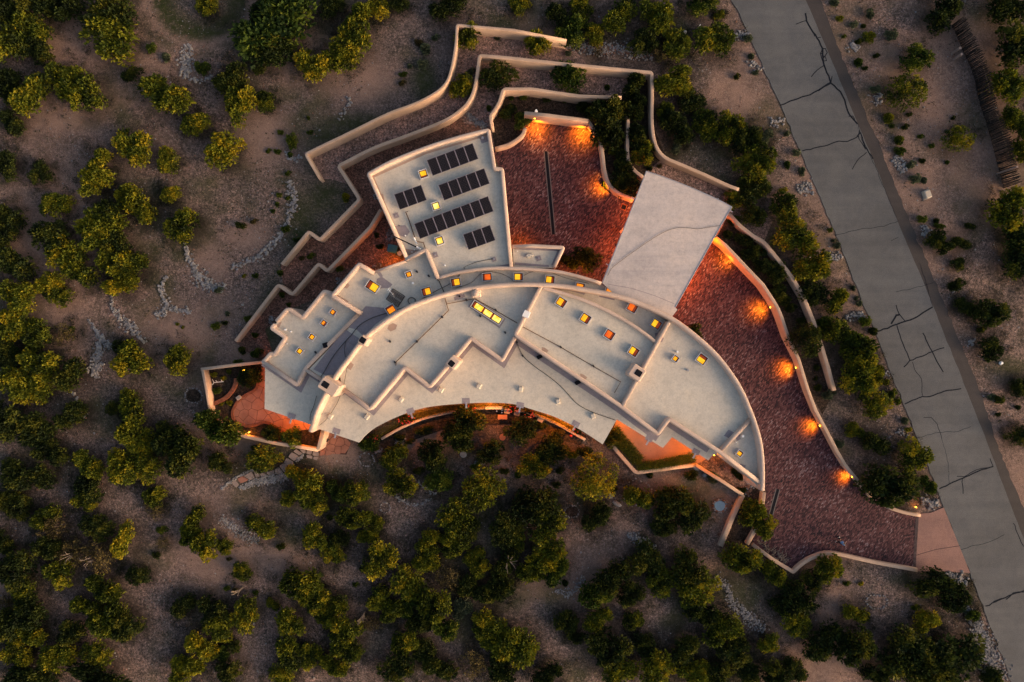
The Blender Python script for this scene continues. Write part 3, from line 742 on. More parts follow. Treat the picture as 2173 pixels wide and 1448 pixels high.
# ------------------------------------------------------------------ road
rl, rr, sh = ragged(PP(ROADL), 0.6, 0.05, 1), ragged(PP(ROADR), 0.8, 0.02, 2), ragged(PP(SHR), 0.5, 0.07, 3)
b = MB(); b.prism(rl + sh[::-1], -0.05, 0.035); b.build('road_shoulder', M['shoulder'], kind='structure')
b = MB(); b.prism(rl + rr[::-1], -0.02, 0.055); road = b.build('road', M['asphalt'], kind='structure')
cracks = [
 ([(1709,28),(1711,45),(1722,63),(1734,81),(1744,103),(1748,139),(1758,162),(1763,177),(1783,196),(1791,212),(1802,245),(1819,264)], 0.20),
 ([(1688,53),(1699,47),(1711,45)], 0.1), ([(1734,81),(1742,80)], 0.1), ([(1748,139),(1733,149),(1721,164)], 0.11), ([(1722,63),(1729,78)], 0.15),
 ([(1763,174),(1753,181),(1736,192),(1719,201),(1693,210),(1656,224)], 0.16), ([(1766,163),(1763,177),(1750,184),(1736,194)], 0.12),
 ([(1744,103),(1752,104),(1754,112),(1749,122),(1742,112),(1744,103)], 0.12), ([(1740,112),(1744,130),(1754,130),(1750,120)], 0.1),
 ([(1824,278),(1819,291),(1799,300),(1779,301),(1750,310),(1702,321)], 0.13), ([(1818,290),(1826,283),(1829,298),(1839,318),(1852,338)], 0.15), ([(1822,283),(1822,296),(1831,310),(1838,318)], 0.1),
 ([(1839,324),(1819,341),(1808,360)], 0.1), ([(1800,248),(1810,246),(1814,258)], 0.1),
 ([(1978,652),(1951,669),(1938,677),(1921,682),(1902,689),(1882,697),(1858,704)], 0.18), ([(1901,647),(1907,667),(1920,682)], 0.12), ([(1890,687),(1902,670),(1908,668)], 0.22),
 ([(1902,690),(1912,719),(1923,749),(1930,765)], 0.12), ([(1918,780),(1930,766),(1951,758),(1978,747),(2003,738)], 0.13), ([(1958,707),(1978,747),(1991,772),(2001,790)], 0.14),
 ([(1935,768),(1940,785),(1955,805),(1957,840)], 0.07), ([(1919,857),(1957,841),(1971,843),(1988,835),(2011,828),(2039,825)], 0.14),
 ([(1960,885),(1975,886),(1988,901),(1998,931)], 0.07), ([(1992,1038),(2014,1027),(2041,1015),(2075,1000),(2107,990)], 0.16), ([(2041,1015),(2043,1048)], 0.1), ([(2030,1011),(2045,1012),(2073,996),(2100,992)], 0.09), ([(2107,990),(2100,973)], 0.1),
 ([(2091,1287),(2125,1270),(2156,1259),(2176,1252)], 0.15), ([(2135,1272),(2150,1258),(2172,1256)], 0.14), ([(2108,1278),(2125,1270)], 0.18),
 ([(1980,600),(1940,612),(1900,620)], 0.05), ([(1819,264),(1840,318),(1856,352),(1880,410),(1902,462)], 0.05), ([(1905,470),(1868,482),(1830,486),(1771,500)], 0.06), ([(1952,560),(1966,604),(1978,652)], 0.05), ([(2060,905),(2030,916),(1990,918),(1944,930)], 0.05), ([(2130,1135),(2100,1150),(2060,1160),(2035,1168)], 0.06), ([(1998,931),(2010,975),(2014,1027)], 0.04), ([(1905,505),(1890,512)], 0.05), ([(2150,1110),(2165,1150),(2172,1160)], 0.1)]
b = MB()
for pts, w in cracks:
    pp = PP(pts)
    fine = []
    for i in range(len(pp) - 1):
        n = max(2, int(math.dist(pp[i], pp[i + 1]) / 0.35))
        for k in range(n):
            t = k / n
            fine.append((pp[i][0] * (1 - t) + pp[i + 1][0] * t + rng.uniform(-.05, .05), pp[i][1] * (1 - t) + pp[i + 1][1] * t + rng.uniform(-.05, .05)))
    fine.append(pp[-1])
    b.strip(fine, w * 0.8, 0.059 + rng.uniform(0, 0.003))
b.build('crack_sealant', M['sealant'], parent=road)
b = MB(); b.prism(APRON, -0.03, 0.062); apron = b.build('driveway_apron', M['apron'], kind='structure')
b = MB()
b.strip(PP([(1944,1178),(1985,1166),(2037,1158)]), 0.05, 0.066)
b.build('expansion_joint', M['sealant'], parent=apron)

# ------------------------------------------------------------------ gravel beds and driveway
b = MB(); b.prism(BED1, -0.1, 0.010); b.build('gravel_bed', M['bed'], kind='structure')
b = MB(); b.prism(BED2, -0.1, 0.018); b.build('gravel_bed', M['bed_red'], kind='structure')
b = MB(); b.prism(PP([(1012,118),(1090,123),(1180,132),(1385,152),(1386,265),(1394,308),(1412,332),(1445,347),(1495,369),(1569,400),(1640,470),(1600,560),(1500,490),(1440,420),(1345,421),(1290,360),(1262,256),(1113,240),(1100,292),(1046,322),(1040,272),(985,262),(972,237),(995,213),(1008,176)]), -0.1, 0.022); b.build('gravel_bed', M['bed'], kind='structure')
darkbeds = [[(1318,204),(1385,151),(1385,265),(1412,332),(1372,364),(1345,421),(1284,358),(1262,300),(1248,254),(1230,210)],
            [(1066,186),(1130,187),(1180,195),(1318,205),(1345,300),(1280,300),(1240,250),(1113,240),(1100,292),(1050,315),(1042,270)],
            [(1521,503),(1547,454),(1620,513),(1680,586),(1703,626),(1726,682),(1743,732),(1771,830),(1745,880),(1716,828),(1696,762),(1673,712),(1653,652),(1620,603),(1561,541)],
            [(426,783),(553,768),(562,900),(690,912),(671,954),(583,941),(517,926),(444,883)],
            [(1477,989),(1509,975),(1624,1044),(1577,1051)],
            [(1577,1051),(1622,1044),(1600,1128),(1585,1156),(1528,1162)],
            [(790,935),(870,880),(960,860),(1090,862),(1180,888),(1245,925),(1230,945),(1090,900),(960,905),(820,955)]]
for i, d in enumerate(darkbeds):
    b = MB(); b.prism(PP(d), -0.1, 0.026 + 0.004 * i); b.build('planting_bed', M['dark_bed'], kind='structure')
b = MB(); b.prism(DRIVE, -0.2, 0.056); drive = b.build('driveway', M['pavers'], kind='structure')
b = MB()
for k in range(46):
    t = (k + 0.5) / 46
    x0, y0 = P(1946, 1097); x1, y1 = P(1939, 1211)
    rz = math.atan2(y1 - y0, x1 - x0)
    b.box((x0 + (x1 - x0) * t, y0 + (y1 - y0) * t, 0.052), (math.dist((x0, y0), (x1, y1)) / 46 - 0.015, 0.3, 0.03), rz)
b.build('border_course', mat_plain('dark_paver', (0.075, 0.055, 0.058), 0.9, var=0.35), parent=drive, kind='stuff')

def drain(name, pts, label):
    root = empty(name, label, 'drain')
    b = MB()
    pp = PP(pts)
    b.strip(pp, 0.50, 0.061); b.build('kerb', M['drain_kerb'], parent=root)
    b = MB(); b.strip(pp, 0.30, 0.065); b.build('grate', M['black'], parent=root)
    b = MB()
    L = math.dist(pp[0], pp[-1]); n = int(L / 0.35); a = math.atan2(pp[-1][1] - pp[0][1], pp[-1][0] - pp[0][0])
    for k in range(n):
        t = (k + .5) / n
        b.box((pp[0][0] + (pp[-1][0] - pp[0][0]) * t, pp[0][1] + (pp[-1][1] - pp[0][1]) * t, 0.066), (0.035, 0.24, 0.012), a)
    b.build('grate_bar', M['black'], parent=root, kind='stuff')
drain('trench_drain', [(1158.5,322),(1174.5,498)], 'long dark trench drain running down the brick courtyard left of the carport')
drain('trench_drain', [(1650.5,1038),(1620,1150)], 'short trench drain in the brick driveway beside the tree at the house corner')
root = empty('floor_drain', 'small square black drain grate in the bricks beside the carport roof', 'drain')
x, y = P(1323.5, 440); b = MB(); b.box((x, y, 0.06), (0.62, 0.62, 0.02), R(-20)); b.build('frame', M['tile_red'], root)
b = MB(); b.box((x, y, 0.068), (0.46, 0.46, 0.02), R(-20)); b.build('grate', M['black'], root)

# ------------------------------------------------------------------ garden walls: (label, points with top height, width, offset)
def garden_wall(label, pts, h, w=0.36, off=0.0, corner=0.3, lit=None):
    """pts: drawing px, py (optionally own height)"""
    pp = []
    for p in pts:
        hh = p[2] if len(p) > 2 else h
        x, y = P(p[0], p[1], hh); pp.append((x, y, hh))
    b = MB(); b.ribbon(pp, w, -0.3, h, r=0.07, off=off, corner=corner)
    return b.build('garden_wall', M['wall_stucco'], smooth=True, label=label, cat='wall')

W_A = [(678,382,1.3),(645,326,1.6)] + [(a, b2, 1.7) for a, b2 in catmull([(645,326),(739,281),(822,240),(872,221.5),(911,203),(938,183.5),(953,157),(964.5,100),(968,51)],4)][1:] + [(1090,62,1.9),(1203,84,1.7)]
garden_wall('long outermost tan terrace wall curving from upper left round to the top edge', W_A, 1.7, w=0.3, off=-0.1)
W_B = [(596.5,560,1.2),(654.5,489,1.2),(678,507,1.3),(760.5,423,1.5),(714.5,352,1.5)] + [(a, b2, 1.4) for a, b2 in catmull([(714.5,352),(789,314),(872,283),(938,256.5),(971,236.5),(994,213),(1007.5,176.5),(1016,115)],4)][1:] + \
      [(1090,122,1.8),(1180,132,1.8),(1246,138.5,1.8),(1345,148.5,1.6),(1385,152,1.5)] + [(a, b2, 1.3) for a, b2 in catmull([(1385,152),(1386,199),(1386,265),(1394,308),(1412,332),(1445,347),(1495,368.5),(1544,391),(1569,400)],3)][1:]
garden_wall('second tan terrace wall with a zigzag end, running round the back to the carport', W_B, 1.4, off=-0.10)
garden_wall('inner zigzag tan terrace wall from lower left up to the solar panel wing', [(498,723,0.9),(590,602,1.1),(620,623,1.2),(676,557,1.3),(694,573,1.3),(784,481,1.4),(806,444,1.5)], 1.2, off=-0.1)
garden_wall('third terrace wall from the solar wing corner across behind the brick courtyard', [(1043,272,1.6),(1038,246,1.6),(1050,230,1.6),(1058,216,1.6),(1067,187,1.9),(1130,187,1.9),(1180,195,1.9),(1230,202,1.9),(1319,205,1.7)], 1.7, off=-0.1)
garden_wall('narrow curving wall between the dark trees above the carport corner', [(a, b2, 1.1) for a, b2 in catmull([(1331,232),(1333,260),(1332,292),(1333,338),(1346,361),(1366,377)],3)], 1.1)
garden_wall('straight tan wall closing the top of the brick courtyard', [(1113,238,2.1),(1163,243,2.1),(1212,249.5,2.1),(1249,254.5,2.0)], 2.1, w=0.4, off=-0.1)
garden_wall('curved wall right of the brick courtyard lit by an orange lamp', [(a, b2, 1.2) for a, b2 in catmull([(1249,254),(1266,280),(1277,305),(1282,335),(1285,360),(1292,385),(1303,400),(1320,411),(1346,421)],3)], 1.2, w=0.36, off=-0.1)
garden_wall('small curved planter wall left of the brick courtyard', [(a, b2, 0.9) for a, b2 in catmull([(1114,272),(1110,284),(1100,294),(1080,307),(1051,315)],3)], 0.9)
garden_wall('long curved wall with lamps along the right side of the brick driveway', [(1521,503,1.7),(1541,519,1.7),(1562,541,1.7),(1594,575,1.7),(1621,603,1.7),(1654,653,1.6),(1674,712,1.5),(1697,762,1.3),(1717,828,1.1),(1733.5,871,1.0),(1760,921,0.9),(1780,960,0.85),(1796,987,0.8),(1823,1020,0.75),(1857,1058,0.7)], 1.2, off=-0.1, corner=1.0)
garden_wall('short low curved wall left of the driveway apron', [(a, b2, 0.6) for a, b2 in catmull([(1884,1077),(1905,1084),(1925,1089.5),(1954,1094.5)],3)], 0.6, w=0.34)
garden_wall('outer tan terrace wall among shrubs right of the driveway', [(1547,454,0.9),(1571,480,0.9),(1600,502,0.9),(1622,514,1.0),(1654,554,1.1),(1680,587,1.1),(1704,627,1.1),(1727,683,1.1),(1743,732,1.0),(1759,785,1.0),(1771,829,0.9)], 1.0, w=0.42, corner=1.2)
garden_wall('low tan wall with a pointed corner below the driveway entrance', [(1598,1157,0.5),(1640,1188,0.5),(1684,1215,0.5)] + [(a, b2, 0.55) for a, b2 in catmull([(1684,1215),(1700,1200),(1721,1186.5),(1754,1175.5),(1788,1178.5),(1856,1194),(1948,1211)],3)][1:], 0.55, w=0.38)
garden_wall('low straight wall from the house corner down beside the round tub', [(1577,1051,0.6),(1552,1105,0.6),(1530,1160,0.6)], 0.6, w=0.5)
garden_wall('tan wall slanting from the lower patio to the round tub corner', [(1478,988,0.9),(1530,1020,0.8),(1577,1051,0.7)], 0.8)
garden_wall('short wall between the house corner and the driveway tree', [(1622,1046,0.8),(1616,1085,0.7),(1602,1128,0.6),(1586,1156,0.6)], 0.7, w=0.4)
garden_wall('low wall with a blunt corner round the lower patio grasses', [(1294,938,0.5),(1312,961,0.5),(1350,1004,0.5),(1400,997,0.5),(1478,987,0.5)], 0.5, w=0.4)
garden_wall('narrow wall along the top of the flagstone garden at far left', [(426,784,1.2),(490,776,1.3),(555,769,1.4)], 1.3, w=0.32)
garden_wall('straight wall down the left side of the flagstone garden', [(428.5,786,1.2),(437,830,1.2),(446,884,1.0)], 1.2, w=0.32, off=0.05)
garden_wall('low wall along the bottom of the flagstone garden', [(446,884,0.7),(480,910,0.7),(520,927,0.7),(583,941,0.7),(629,948,0.8),(674,956,0.9)], 0.7, w=0.36)
garden_wall('bright peach end wall below the west corner of the house', [(686,912,2.2),(675,955,2.2)], 2.2, w=0.42)
garden_wall('thin grey curved wall edging the left half of the hedge', [(a, b2, 0.55) for a, b2 in catmull([(809,932),(845,911.5),(875,898),(905,887),(955,875.5),(1000,868.5),(1040,866)],3)], 0.55, w=0.28)
garden_wall('thin curved wall edging the right half of the hedge', [(a, b2, 0.55) for a, b2 in catmull([(1052,867),(1090,870.5),(1130,879),(1180,899),(1219,921),(1242,934)],3)], 0.55, w=0.28)

# ------------------------------------------------------------------ flagstones cut as separate slabs
def clip(poly, px, py, nx, ny):
    out = []
    for i in range(len(poly)):
        a, c = poly[i - 1], poly[i]
        da = (a[0] - px) * nx + (a[1] - py) * ny; dc = (c[0] - px) * nx + (c[1] - py) * ny
        if (da <= 0) != (dc <= 0):
            t = da / (da - dc); out.append((a[0] + (c[0] - a[0]) * t, a[1] + (c[1] - a[1]) * t))
        if dc <= 0: out.append(c)
    return out
def flagstones(parent, outline, cell, z, mat, seed, gap=0.02, h=0.03):
    r = random.Random(seed)
    if area(outline) < 0: outline = outline[::-1]
    xs = [p[0] for p in outline]; ys = [p[1] for p in outline]
    seeds = []
    y = min(ys)
    row = 0
    while y < max(ys):
        x = min(xs) + (row % 2) * cell * 0.5
        while x < max(xs):
            seeds.append((x + r.uniform(-.34, .34) * cell, y + r.uniform(-.34, .34) * cell)); x += cell
        y += cell * 0.86; row += 1
    for s in seeds:
        poly = outline
        for q in seeds:
            d = math.dist(s, q)
            if q is s or d > cell * 3: continue
            nx, ny = (q[0] - s[0]) / d, (q[1] - s[1]) / d
            poly = clip(poly, (s[0] + q[0]) / 2 - nx * gap, (s[1] + q[1]) / 2 - ny * gap, nx, ny)
            if len(poly) < 3: break
        if len(poly) < 3 or abs(area(poly)) < 0.08: continue
        b = MB(); b.prism(poly, z, z + h + r.uniform(0, 0.012)); b.build('flagstone', mat, parent=parent)

pat = PP([(560,772),(553,800),(550.5,812),(543,828),(521.5,840),(507,851.5),(497,869),(495,880),(500,892),(513,899),(524,903),(543,901),(559,895.5),(574,898),(587,908),(601,915),(630,914),(652,912),(690,912),(690,860),(590,800)])
b = MB(); b.prism(pat, -0.05, 0.045); patio = b.build('flagstone_patio', mat_plain('patio_joint', (0.075, 0.035, 0.026), 0.95), kind='structure')
flagstones(patio, pat, 1.05, 0.04, M['flag'], 4)
b = MB()
edge = catmull(PP([(556,786),(550,812),(543,828),(521.5,840),(507,851.5),(497,869),(495,880),(500,892),(513,899),(524,903),(543,901),(559,895.5),(574,898),(587,908),(601,915),(630,916)]), 3)
b.ribbon(edge, 0.3, 0, 0.16, r=0.03, off=-0.05 , corner=0)
b.build('brick_edging', M['tile_red'], label='low curved brick edging round the flagstone patio', cat='edging')
b = MB()
b.ribbon(catmull(PP([(503,803),(502,815),(492,833),(478,846),(455,857)]), 4), 0.42, 0, 0.35, r=0.05, corner=0)
b.build('planter_wall', M['tile_red'], label='low curved brick planter wall inside the left garden', cat='wall')
x, y = P(506, 844.5, 0.3); b = MB(); b.box((x, y, 0.2), (0.5, 0.4, 0.35), R(35), bev=0.04); b.build('stone_block', M['rock_pale'], label='pale stone block on the brick edging of the flagstone patio', cat='stone')

walk = empty('flagstone_path', 'curving path of pale rectangular flagstones below the left garden', 'path')
def zq(q): return [(470 + a / 9.448, 920 + c / 9.448) for a, c in q]
slabs = [[(270,925),(370,1020),(305,1090),(190,990)],[(430,850),(570,930),(395,1005),(315,905)],[(610,755),(682,885),(590,935),(440,850)],[(690,700),(785,860),(695,892),(640,750)],[(735,760),(870,800),(940,850),(800,868)],
 [(900,780),(1050,725),(1085,830),(955,845)],[(1062,725),(1150,665),(1250,785),(1095,830)],[(1160,650),(1250,590),(1320,640),(1300,780),(1258,778)],[(1255,580),(1310,485),(1450,565),(1440,640),(1300,640)],[(1340,465),(1410,370),(1555,450),(1462,560)],
 [(1440,360),(1500,308),(1635,400),(1568,445)],[(1560,310),(1690,330),(1695,400),(1642,398)],[(1712,332),(1825,352),(1805,430),(1705,408)],[(1840,360),(1960,372),(1950,460),(1825,440)],
 [(1985,340),(2090,345),(2070,440),(1965,450)],[(2100,340),(2200,330),(2210,430),(2080,445)],[(1850,455),(1955,470),(1920,540),(1840,520)],[(1700,420),(1835,445),(1825,510),(1720,490)]]
for k, q in enumerate(slabs):
    pp = PP(zq(q)); 
    if area(pp) < 0: pp = pp[::-1]
    pp = offset_line(pp, 0.02, True)
    pp = round_corners(pp, 0.1, 2, True)
    b = MB(); b.prism(pp, 0.0, 0.11 + 0.01 * (k % 3)); b.build('flagstone', M['flag'] if k in (1, 14, 15) else M['flag_pale'], parent=walk)
lp = PP([(686,905),(730,925),(745,940),(735,965),(690,962),(676,957)])
b = MB(); b.prism(lp, -0.05, 0.03); entry = b.build('entry_paving', mat_plain('entry_joint', (0.06, 0.035, 0.03), 0.95), kind='structure')
flagstones(entry, lp, 0.8, 0.03, M['flag'], 9)

# lower patio of small tiles
lpat = PP([(1309,890),(1330,885),(1420,900),(1510,960),(1509,972),(1478,985),(1362,980),(1340,945),(1300,915)])
b = MB(); b.prism(lpat, -0.05, 0.055); b.build('tiled_patio', M['patio'], kind='structure')
lpat2 = PP([(1478,985),(1512,968),(1560,1000),(1590,1022),(1576,1050)])
b = MB(); b.prism(lpat2, -0.05, 0.062); b.build('side_walk', mat_soil('decomposed_granite', (0.19, 0.125, 0.105), 0.3), kind='structure')
# ================================================================== the house
house = empty('adobe_house', 'sprawling flat-roofed adobe house with curved parapets, skylights and chimneys', 'house')
def roof(poly, ztrace, z, mat='roof', th=0.25, label=None, parent=house, name='roof'):
    b = MB(); b.prism(PP(poly, ztrace), z - th, z, 0)
    return b.build(name, M[mat], parent, label=label)
def wall(pts, zt, w=0.40, z0=-0.2, off=0.0, closed=False, corner=0.18, name='parapet', r=0.13, parent=house, mat='stucco', label=None):
    pp = [(*P(p[0], p[1], (p[2] if len(p) > 2 else zt)), (p[2] if len(p) > 2 else zt)) for p in pts]
    b = MB(); b.ribbon(pp, w, z0, zt, r=r, off=off, closed=closed, corner=corner)
    return b.build(name, M[mat], parent, smooth=True, label=label)

ARC = catmull([(658,917),(669,880),(686,843),(702,815),(718,789),(737,764),(773,718),(823,678.5),(873,649),(939,626),(1005,611),(1090,604),(1180,606),(1247,615.5),(1312,628),(1364,646),(1424.5,675),(1475,711.5),(1524,757),(1567,816),(1593,872),(1610,922),(1617,960),(1619.5,1000),(1619,1042)], 3)
N_ARC = catmull([(928,590),(971,578),(1037,569),(1090,569),(1130,571),(1180,575.5),(1229,586.5),(1276,601)], 3)
IN_ARC = catmull([(1146,609),(1179,617.5),(1229,633),(1279,654.5),(1328,681),(1368,707.5),(1393,727)], 3)
def arc_between(A, x0, x1):
    return [p for p in A if x0 <= p[0] <= x1]

# walls of each block, tops at their own heights
ZA = 5.35
wall([(658,917,4.6),(669,880,4.8)] + [(a, c, 5.0 if a < 690 else ZA) for a, c in ARC if a > 672], ZA, w=0.44, name='curved_wall', r=0.17, corner=0.5)
wall([(553.5,769),(572.5,746.5),(580,749)] + [(600,717.5)] + [(569.8,697),(579.8,686.5)], 4.0, off=-0.16)
wall([(583,680),(606.3,653.8),(616,654),(640.5,670.4),(686,614.5),(702,619),(712,634)], 4.0, off=-0.16)
wall([(763,668.5),(650.5,784.2),(631,822.5),(553.5,769)], 4.01, off=-0.16)
wall([(650.5,784.2),(688,808)], 4.03, w=0.36, off=-0.1)
wall([(794,576.5),(761,555.5),(698.5,628.6),(763.2,668.4)], 4.55, off=0.18 * -1 * -1)
wall([(793,576),(861,552.5)], 4.12, w=0.24, off=-0.08, r=0.05, name='roof_edge')
# north wing with the solar panels
wall([(861.5,554.2),(776.5,367.5)] + catmull([(776.5,367.5),(830.5,338.5),(901,310.5),(971.5,288),(1039.5,271)],4)[1:] + [(1052.3,354),(1068.8,355.5),(1088.5,566)], 4.6, off=-0.18)
wall([(861.5,554.2),(901,535),(926,593)], 4.62, off=0.18)
wall(N_ARC, 4.56, w=0.34, name='curved_parapet', off=-0.02)
wall([(1087,521),(1130,519.5),(1199,523.5),(1178,568)], 4.2, w=0.36, off=-0.1)
# main hall zigzag
ZZ = [(722.5,823),(784,869),(858.5,780.5),(911.5,821),(999.5,718),(1065.5,765),(1093,716)]
wall(ZZ, 4.95, w=0.40, name='zigzag_parapet', corner=0.22)
# room with four skylights
wall([(1148,608),(1093.5,710.5),(1320.5,864),(1396.5,921.5),(1420.3,889.5),(1529,960),(1621,1030)], 5.2, w=0.40, corner=0.2)
wall([(1420,684,5.22),(1321.5,862,5.22)], 5.22, w=0.38)
wall(IN_ARC, 5.12, w=0.34, name='curved_parapet')
wall([(1594,891),(1529.5,958)], 5.0, w=0.38)

# roofs
corr = [(794,577),(762,557),(700,628),(763,669),(652,784),(690,810)] + arc_between(ARC, 690, 1146)[::1] + IN_ARC + [(1421,684)] + [(1364,646),(1312,628),(1277,600)] + N_ARC[::-1] + [(926,592),(901,536),(861,553)]
# low roof between the two curves carries on under the tall curved wall
def poly_roof(name, poly, zt, z, **k): return roof(poly, zt, z, **k)
roof([(794,577),(762,557),(700,628),(763,669),(652,784),(690,810)] + arc_between(ARC, 690, 1100) + [(1146,609)] + IN_ARC + [(1421,684),(1364,646),(1312,628),(1277,600)] + N_ARC[::-1] + [(926,592),(901,536),(861,553)], 4.5, 3.85)
roof([(556,769),(574,749),(582,751),(603,717),(573,697),(607,657),(615,657),(641,673),(687,618),(701,626),(762,669),(650,784),(631,820)], 4.0, 3.5)
roof([(862,552),(779,369),(831,341),(901,313),(972,290),(1038,274),(1050,356),(1066,358),(1086,566)] + [(1037,569),(971,578),(928,590),(901,537)], 4.6, 4.05)
roof([(1088,523),(1196,526),(1176,568),(1090,566)], 4.2, 3.7)
roof([(722,823)] + arc_between(ARC, 718, 1148) + [(1148,608),(1093,712),(1065.5,764),(999.5,718),(911.5,820),(858.5,780),(784,868)], 4.95, 4.42)
roof([(1148,609)] + IN_ARC[1:] + [(1393,727),(1321,863),(1093.5,710.5)], 5.2, 4.62)
roof([(1421,684)] + arc_between(ARC, 1424, 1594) + [(1594,891),(1529,958),(1420,889.5),(1396.5,921),(1321,864)], 5.2, 4.5)
roof([(1594,891)] + arc_between(ARC, 1594.5, 1619) + [(1619,1040),(1529.5,960)], 5.1, 4.4)
SP = [(662,915),(677.6,911),(762,939.5)] + catmull([(762,939.5),(779,921),(805.3,903),(855,880),(905,865),(971,857.5),(1037,855),(1090,858),(1130,869.6),(1179.5,886),(1229,911),(1279,943.2)],4)[1:] + \
     [(1309,890.5),(1406.6,951),(1426.5,928),(1503,977.5),(1513,966),(1529,962),(1420,889),(1396,921),(1320,866),(1092,713),(1065,768),(999,722),(911,824),(858,784),(784,872),(722,828),(690,850)]
roof(SP, 3.3, 3.3, th=0.3, name='porch_roof')
roof([(562.5,776),(561.5,868),(659.5,901.5),(690,850),(700,815),(690,806),(650,786),(631,823)], 3.25, 3.25, th=0.3, name='porch_roof')

# house walls beneath the porch roofs
for pts in [[(1309,880),(1396,938),(1425,905),(1510,962)], [(720,835),(784,880),(862,800),(912,835),(1002,738),(1066,782),(1300,905)], [(570,790),(575,850),(650,880)]]:
    b = MB(); b.ribbon(PP(pts, 3), 0.35, -0.1, 3.02, r=0.02, corner=0.1, off=0.6); b.build('wall', M['stucco'], house, smooth=False)
for px, py in [(765,934),(812,900),(868,876),(935,861),(1010,857),(1085,860),(1160,881),(1228,912),(1276,938),(1311,893),(1404,946),(564,868),(564,792),(650,896)]:
    x, y = P(px, py, 3.2); x *= 0.985; y = y * 0.985 + (0.35 if py > 724 else -0.2)
    b = MB(); b.tube([(x, y, 0), (x, y, 3.0)], 0.14, 8); b.build('porch_post', M['wood'], house)

# canales: pale patch and metal spout on the porch edges
for px, py, a in [(989,853,-88),(871,875,-70),(1104,862,-100),(1222,902,-118),(619,886,-108),(714,917,-108),(1378,933,-120),(1477,961,-118)]:
    x, y = P(px, py, 3.32); t = R(a)
    b = MB(); b.box((x + 0.0, y + 0.1, 3.309), (0.75, 0.55, 0.012), t + R(90), mi=0)
    sp = b.build('scupper', [M['patch'], M['galv']], house)
    b = MB(); b.box((x + math.cos(t) * 0.35, y + math.sin(t) * 0.35 , 3.28), (0.6, 0.16, 0.12), t); b.build('spout', M['galv'], sp)

# low round-shouldered covers on the porch roof
for px, py, rz in [(936,828,60),(851,848,55),(1016,820,65),(778,885,55),(701,884,60),(1105,826,80),(1184,852,100),(1258,883,115)]:
    x, y = P(px, py, 3.4)
    b = MB(); b.box((x, y, 3.39), (0.62, 0.5, 0.34), R(rz), taper=0.72, bev=0.05); b.build('roof_cover', M['roof'], house)

# painted bands and patches on the roofs (a different coating, as laid)
def band(pts, zt, z, w, off): 
    b = MB(); b.strip(PP(pts, zt), w, z, off=off); b.build('coating_band', M['patch'], house)
band([(722.5,823),(784,869),(858.5,780.5),(911.5,821),(999.5,718),(1065.5,765),(1093,716)], 4.95, 3.306, 0.42, -0.38)
band([(1093.5,712),(1320.5,864),(1396.5,921.5),(1420.3,889.5),(1520,955)], 5.2, 3.310, 0.5, -0.45)
band([(650.5,784.2),(631,822.5),(553.5,769)], 4.0, 3.256, 0.42, -0.20 * -1.0 - 0.0)
band([(652,786),(686,808)], 4.0, 3.262, 0.4, -0.35)
def patch(pts, z, mat='patch'):
    b = MB(); b.prism(PP(pts, z), z - 0.02, z); b.build('coating_patch', M[mat], house)
patch([(765,662),(776,650),(820,654),(826,668),(798,688),(772,715),(757,700),(735,694)], 3.857)
patch([(731,698),(768,722),(738,757),(716,790),(703,800),(688,796),(665,784)], 3.857)
patch([(800,592),(810,587),(833,604),(826,612),(806,612),(798,606)], 3.857)
patch([(798,577),(807,577),(813,587),(806,588)], 3.857)
patch([(1003,637),(1009,634),(1073,677),(1060,697),(994,651)], 4.427)
patch([(963,631),(985,624),(987,630),(965,638)], 4.427, 'patch')
patch([(825,690),(834,686),(843,690),(840,699),(829,704),(822,698)], 4.427, 'tan_patch')
patch([(735,770),(743,768),(751,774),(744,786),(737,782)], 4.427, 'tan_patch')
patch([(730,825),(742,832),(725,840)], 3.33, 'patch')
patch([(1150,737),(1156,738),(1164,744),(1161,749),(1150,744)], 4.627, 'tan_patch')
patch([(1231,793),(1238,795),(1246,801),(1243,806),(1232,800)], 4.627, 'tan_patch')
patch([(1273,621),(1306,628),(1304,638),(1271,630)], 3.857)
patch([(1210,613),(1243,617),(1240,626),(1208,617)], 3.857)
patch([(1389,707),(1396,706),(1399,713),(1392,719)], 3.857)
patch([(1402,715),(1409,718),(1405,727),(1400,725)], 4.506)
patch([(1546,912),(1558,918),(1548,931),(1536,925)], 4.506)
patch([(1571,984),(1583,988),(1579,998),(1568,993)], 4.406)
patch([(1561,925),(1570,922),(1572,932),(1563,937)], 4.406)
patch([(838,480),(860,478),(870,492),(861,504),(846,500)], 4.057)
patch([(802,410),(813,412),(816,424),(810,424)], 4.057, 'tan_patch')
patch([(1015,287),(1036,283),(1037,300),(1022,305)], 4.057)
patch([(1090,524),(1190,527),(1184,533),(1092,530)], 3.707)
patch([(1188,528),(1178,564),(1170,562),(1183,532)], 3.707)
patch([(1092,557),(1165,563),(1165,567),(1092,563)], 3.707)
patch([(928,587),(1080,560),(1083,565),(1037,566),(971,574),(930,590)], 4.060)
patch([(856,528),(900,533),(898,538),(866,551)], 4.060, 'tan_patch')
patch([(788,376),(792,372),(860,530),(856,534)], 4.060, 'tan_patch')
patch([(792,372),(905,322),(1036,284),(1037,288),(905,327),(794,377)], 4.064, 'tan_patch')
patch([(636,800),(641,794),(648,800),(642,808),(634,804)], 3.507)
patch([(592,686),(598,683),(592,696),(586,692)], 3.507, 'tan_patch')
patch([(730,605),(738,600),(742,606),(736,613),(729,610)], 3.857, 'tan_patch')
patch([(708,626),(712,624),(740,640),(736,644)], 3.860, 'tan_patch')

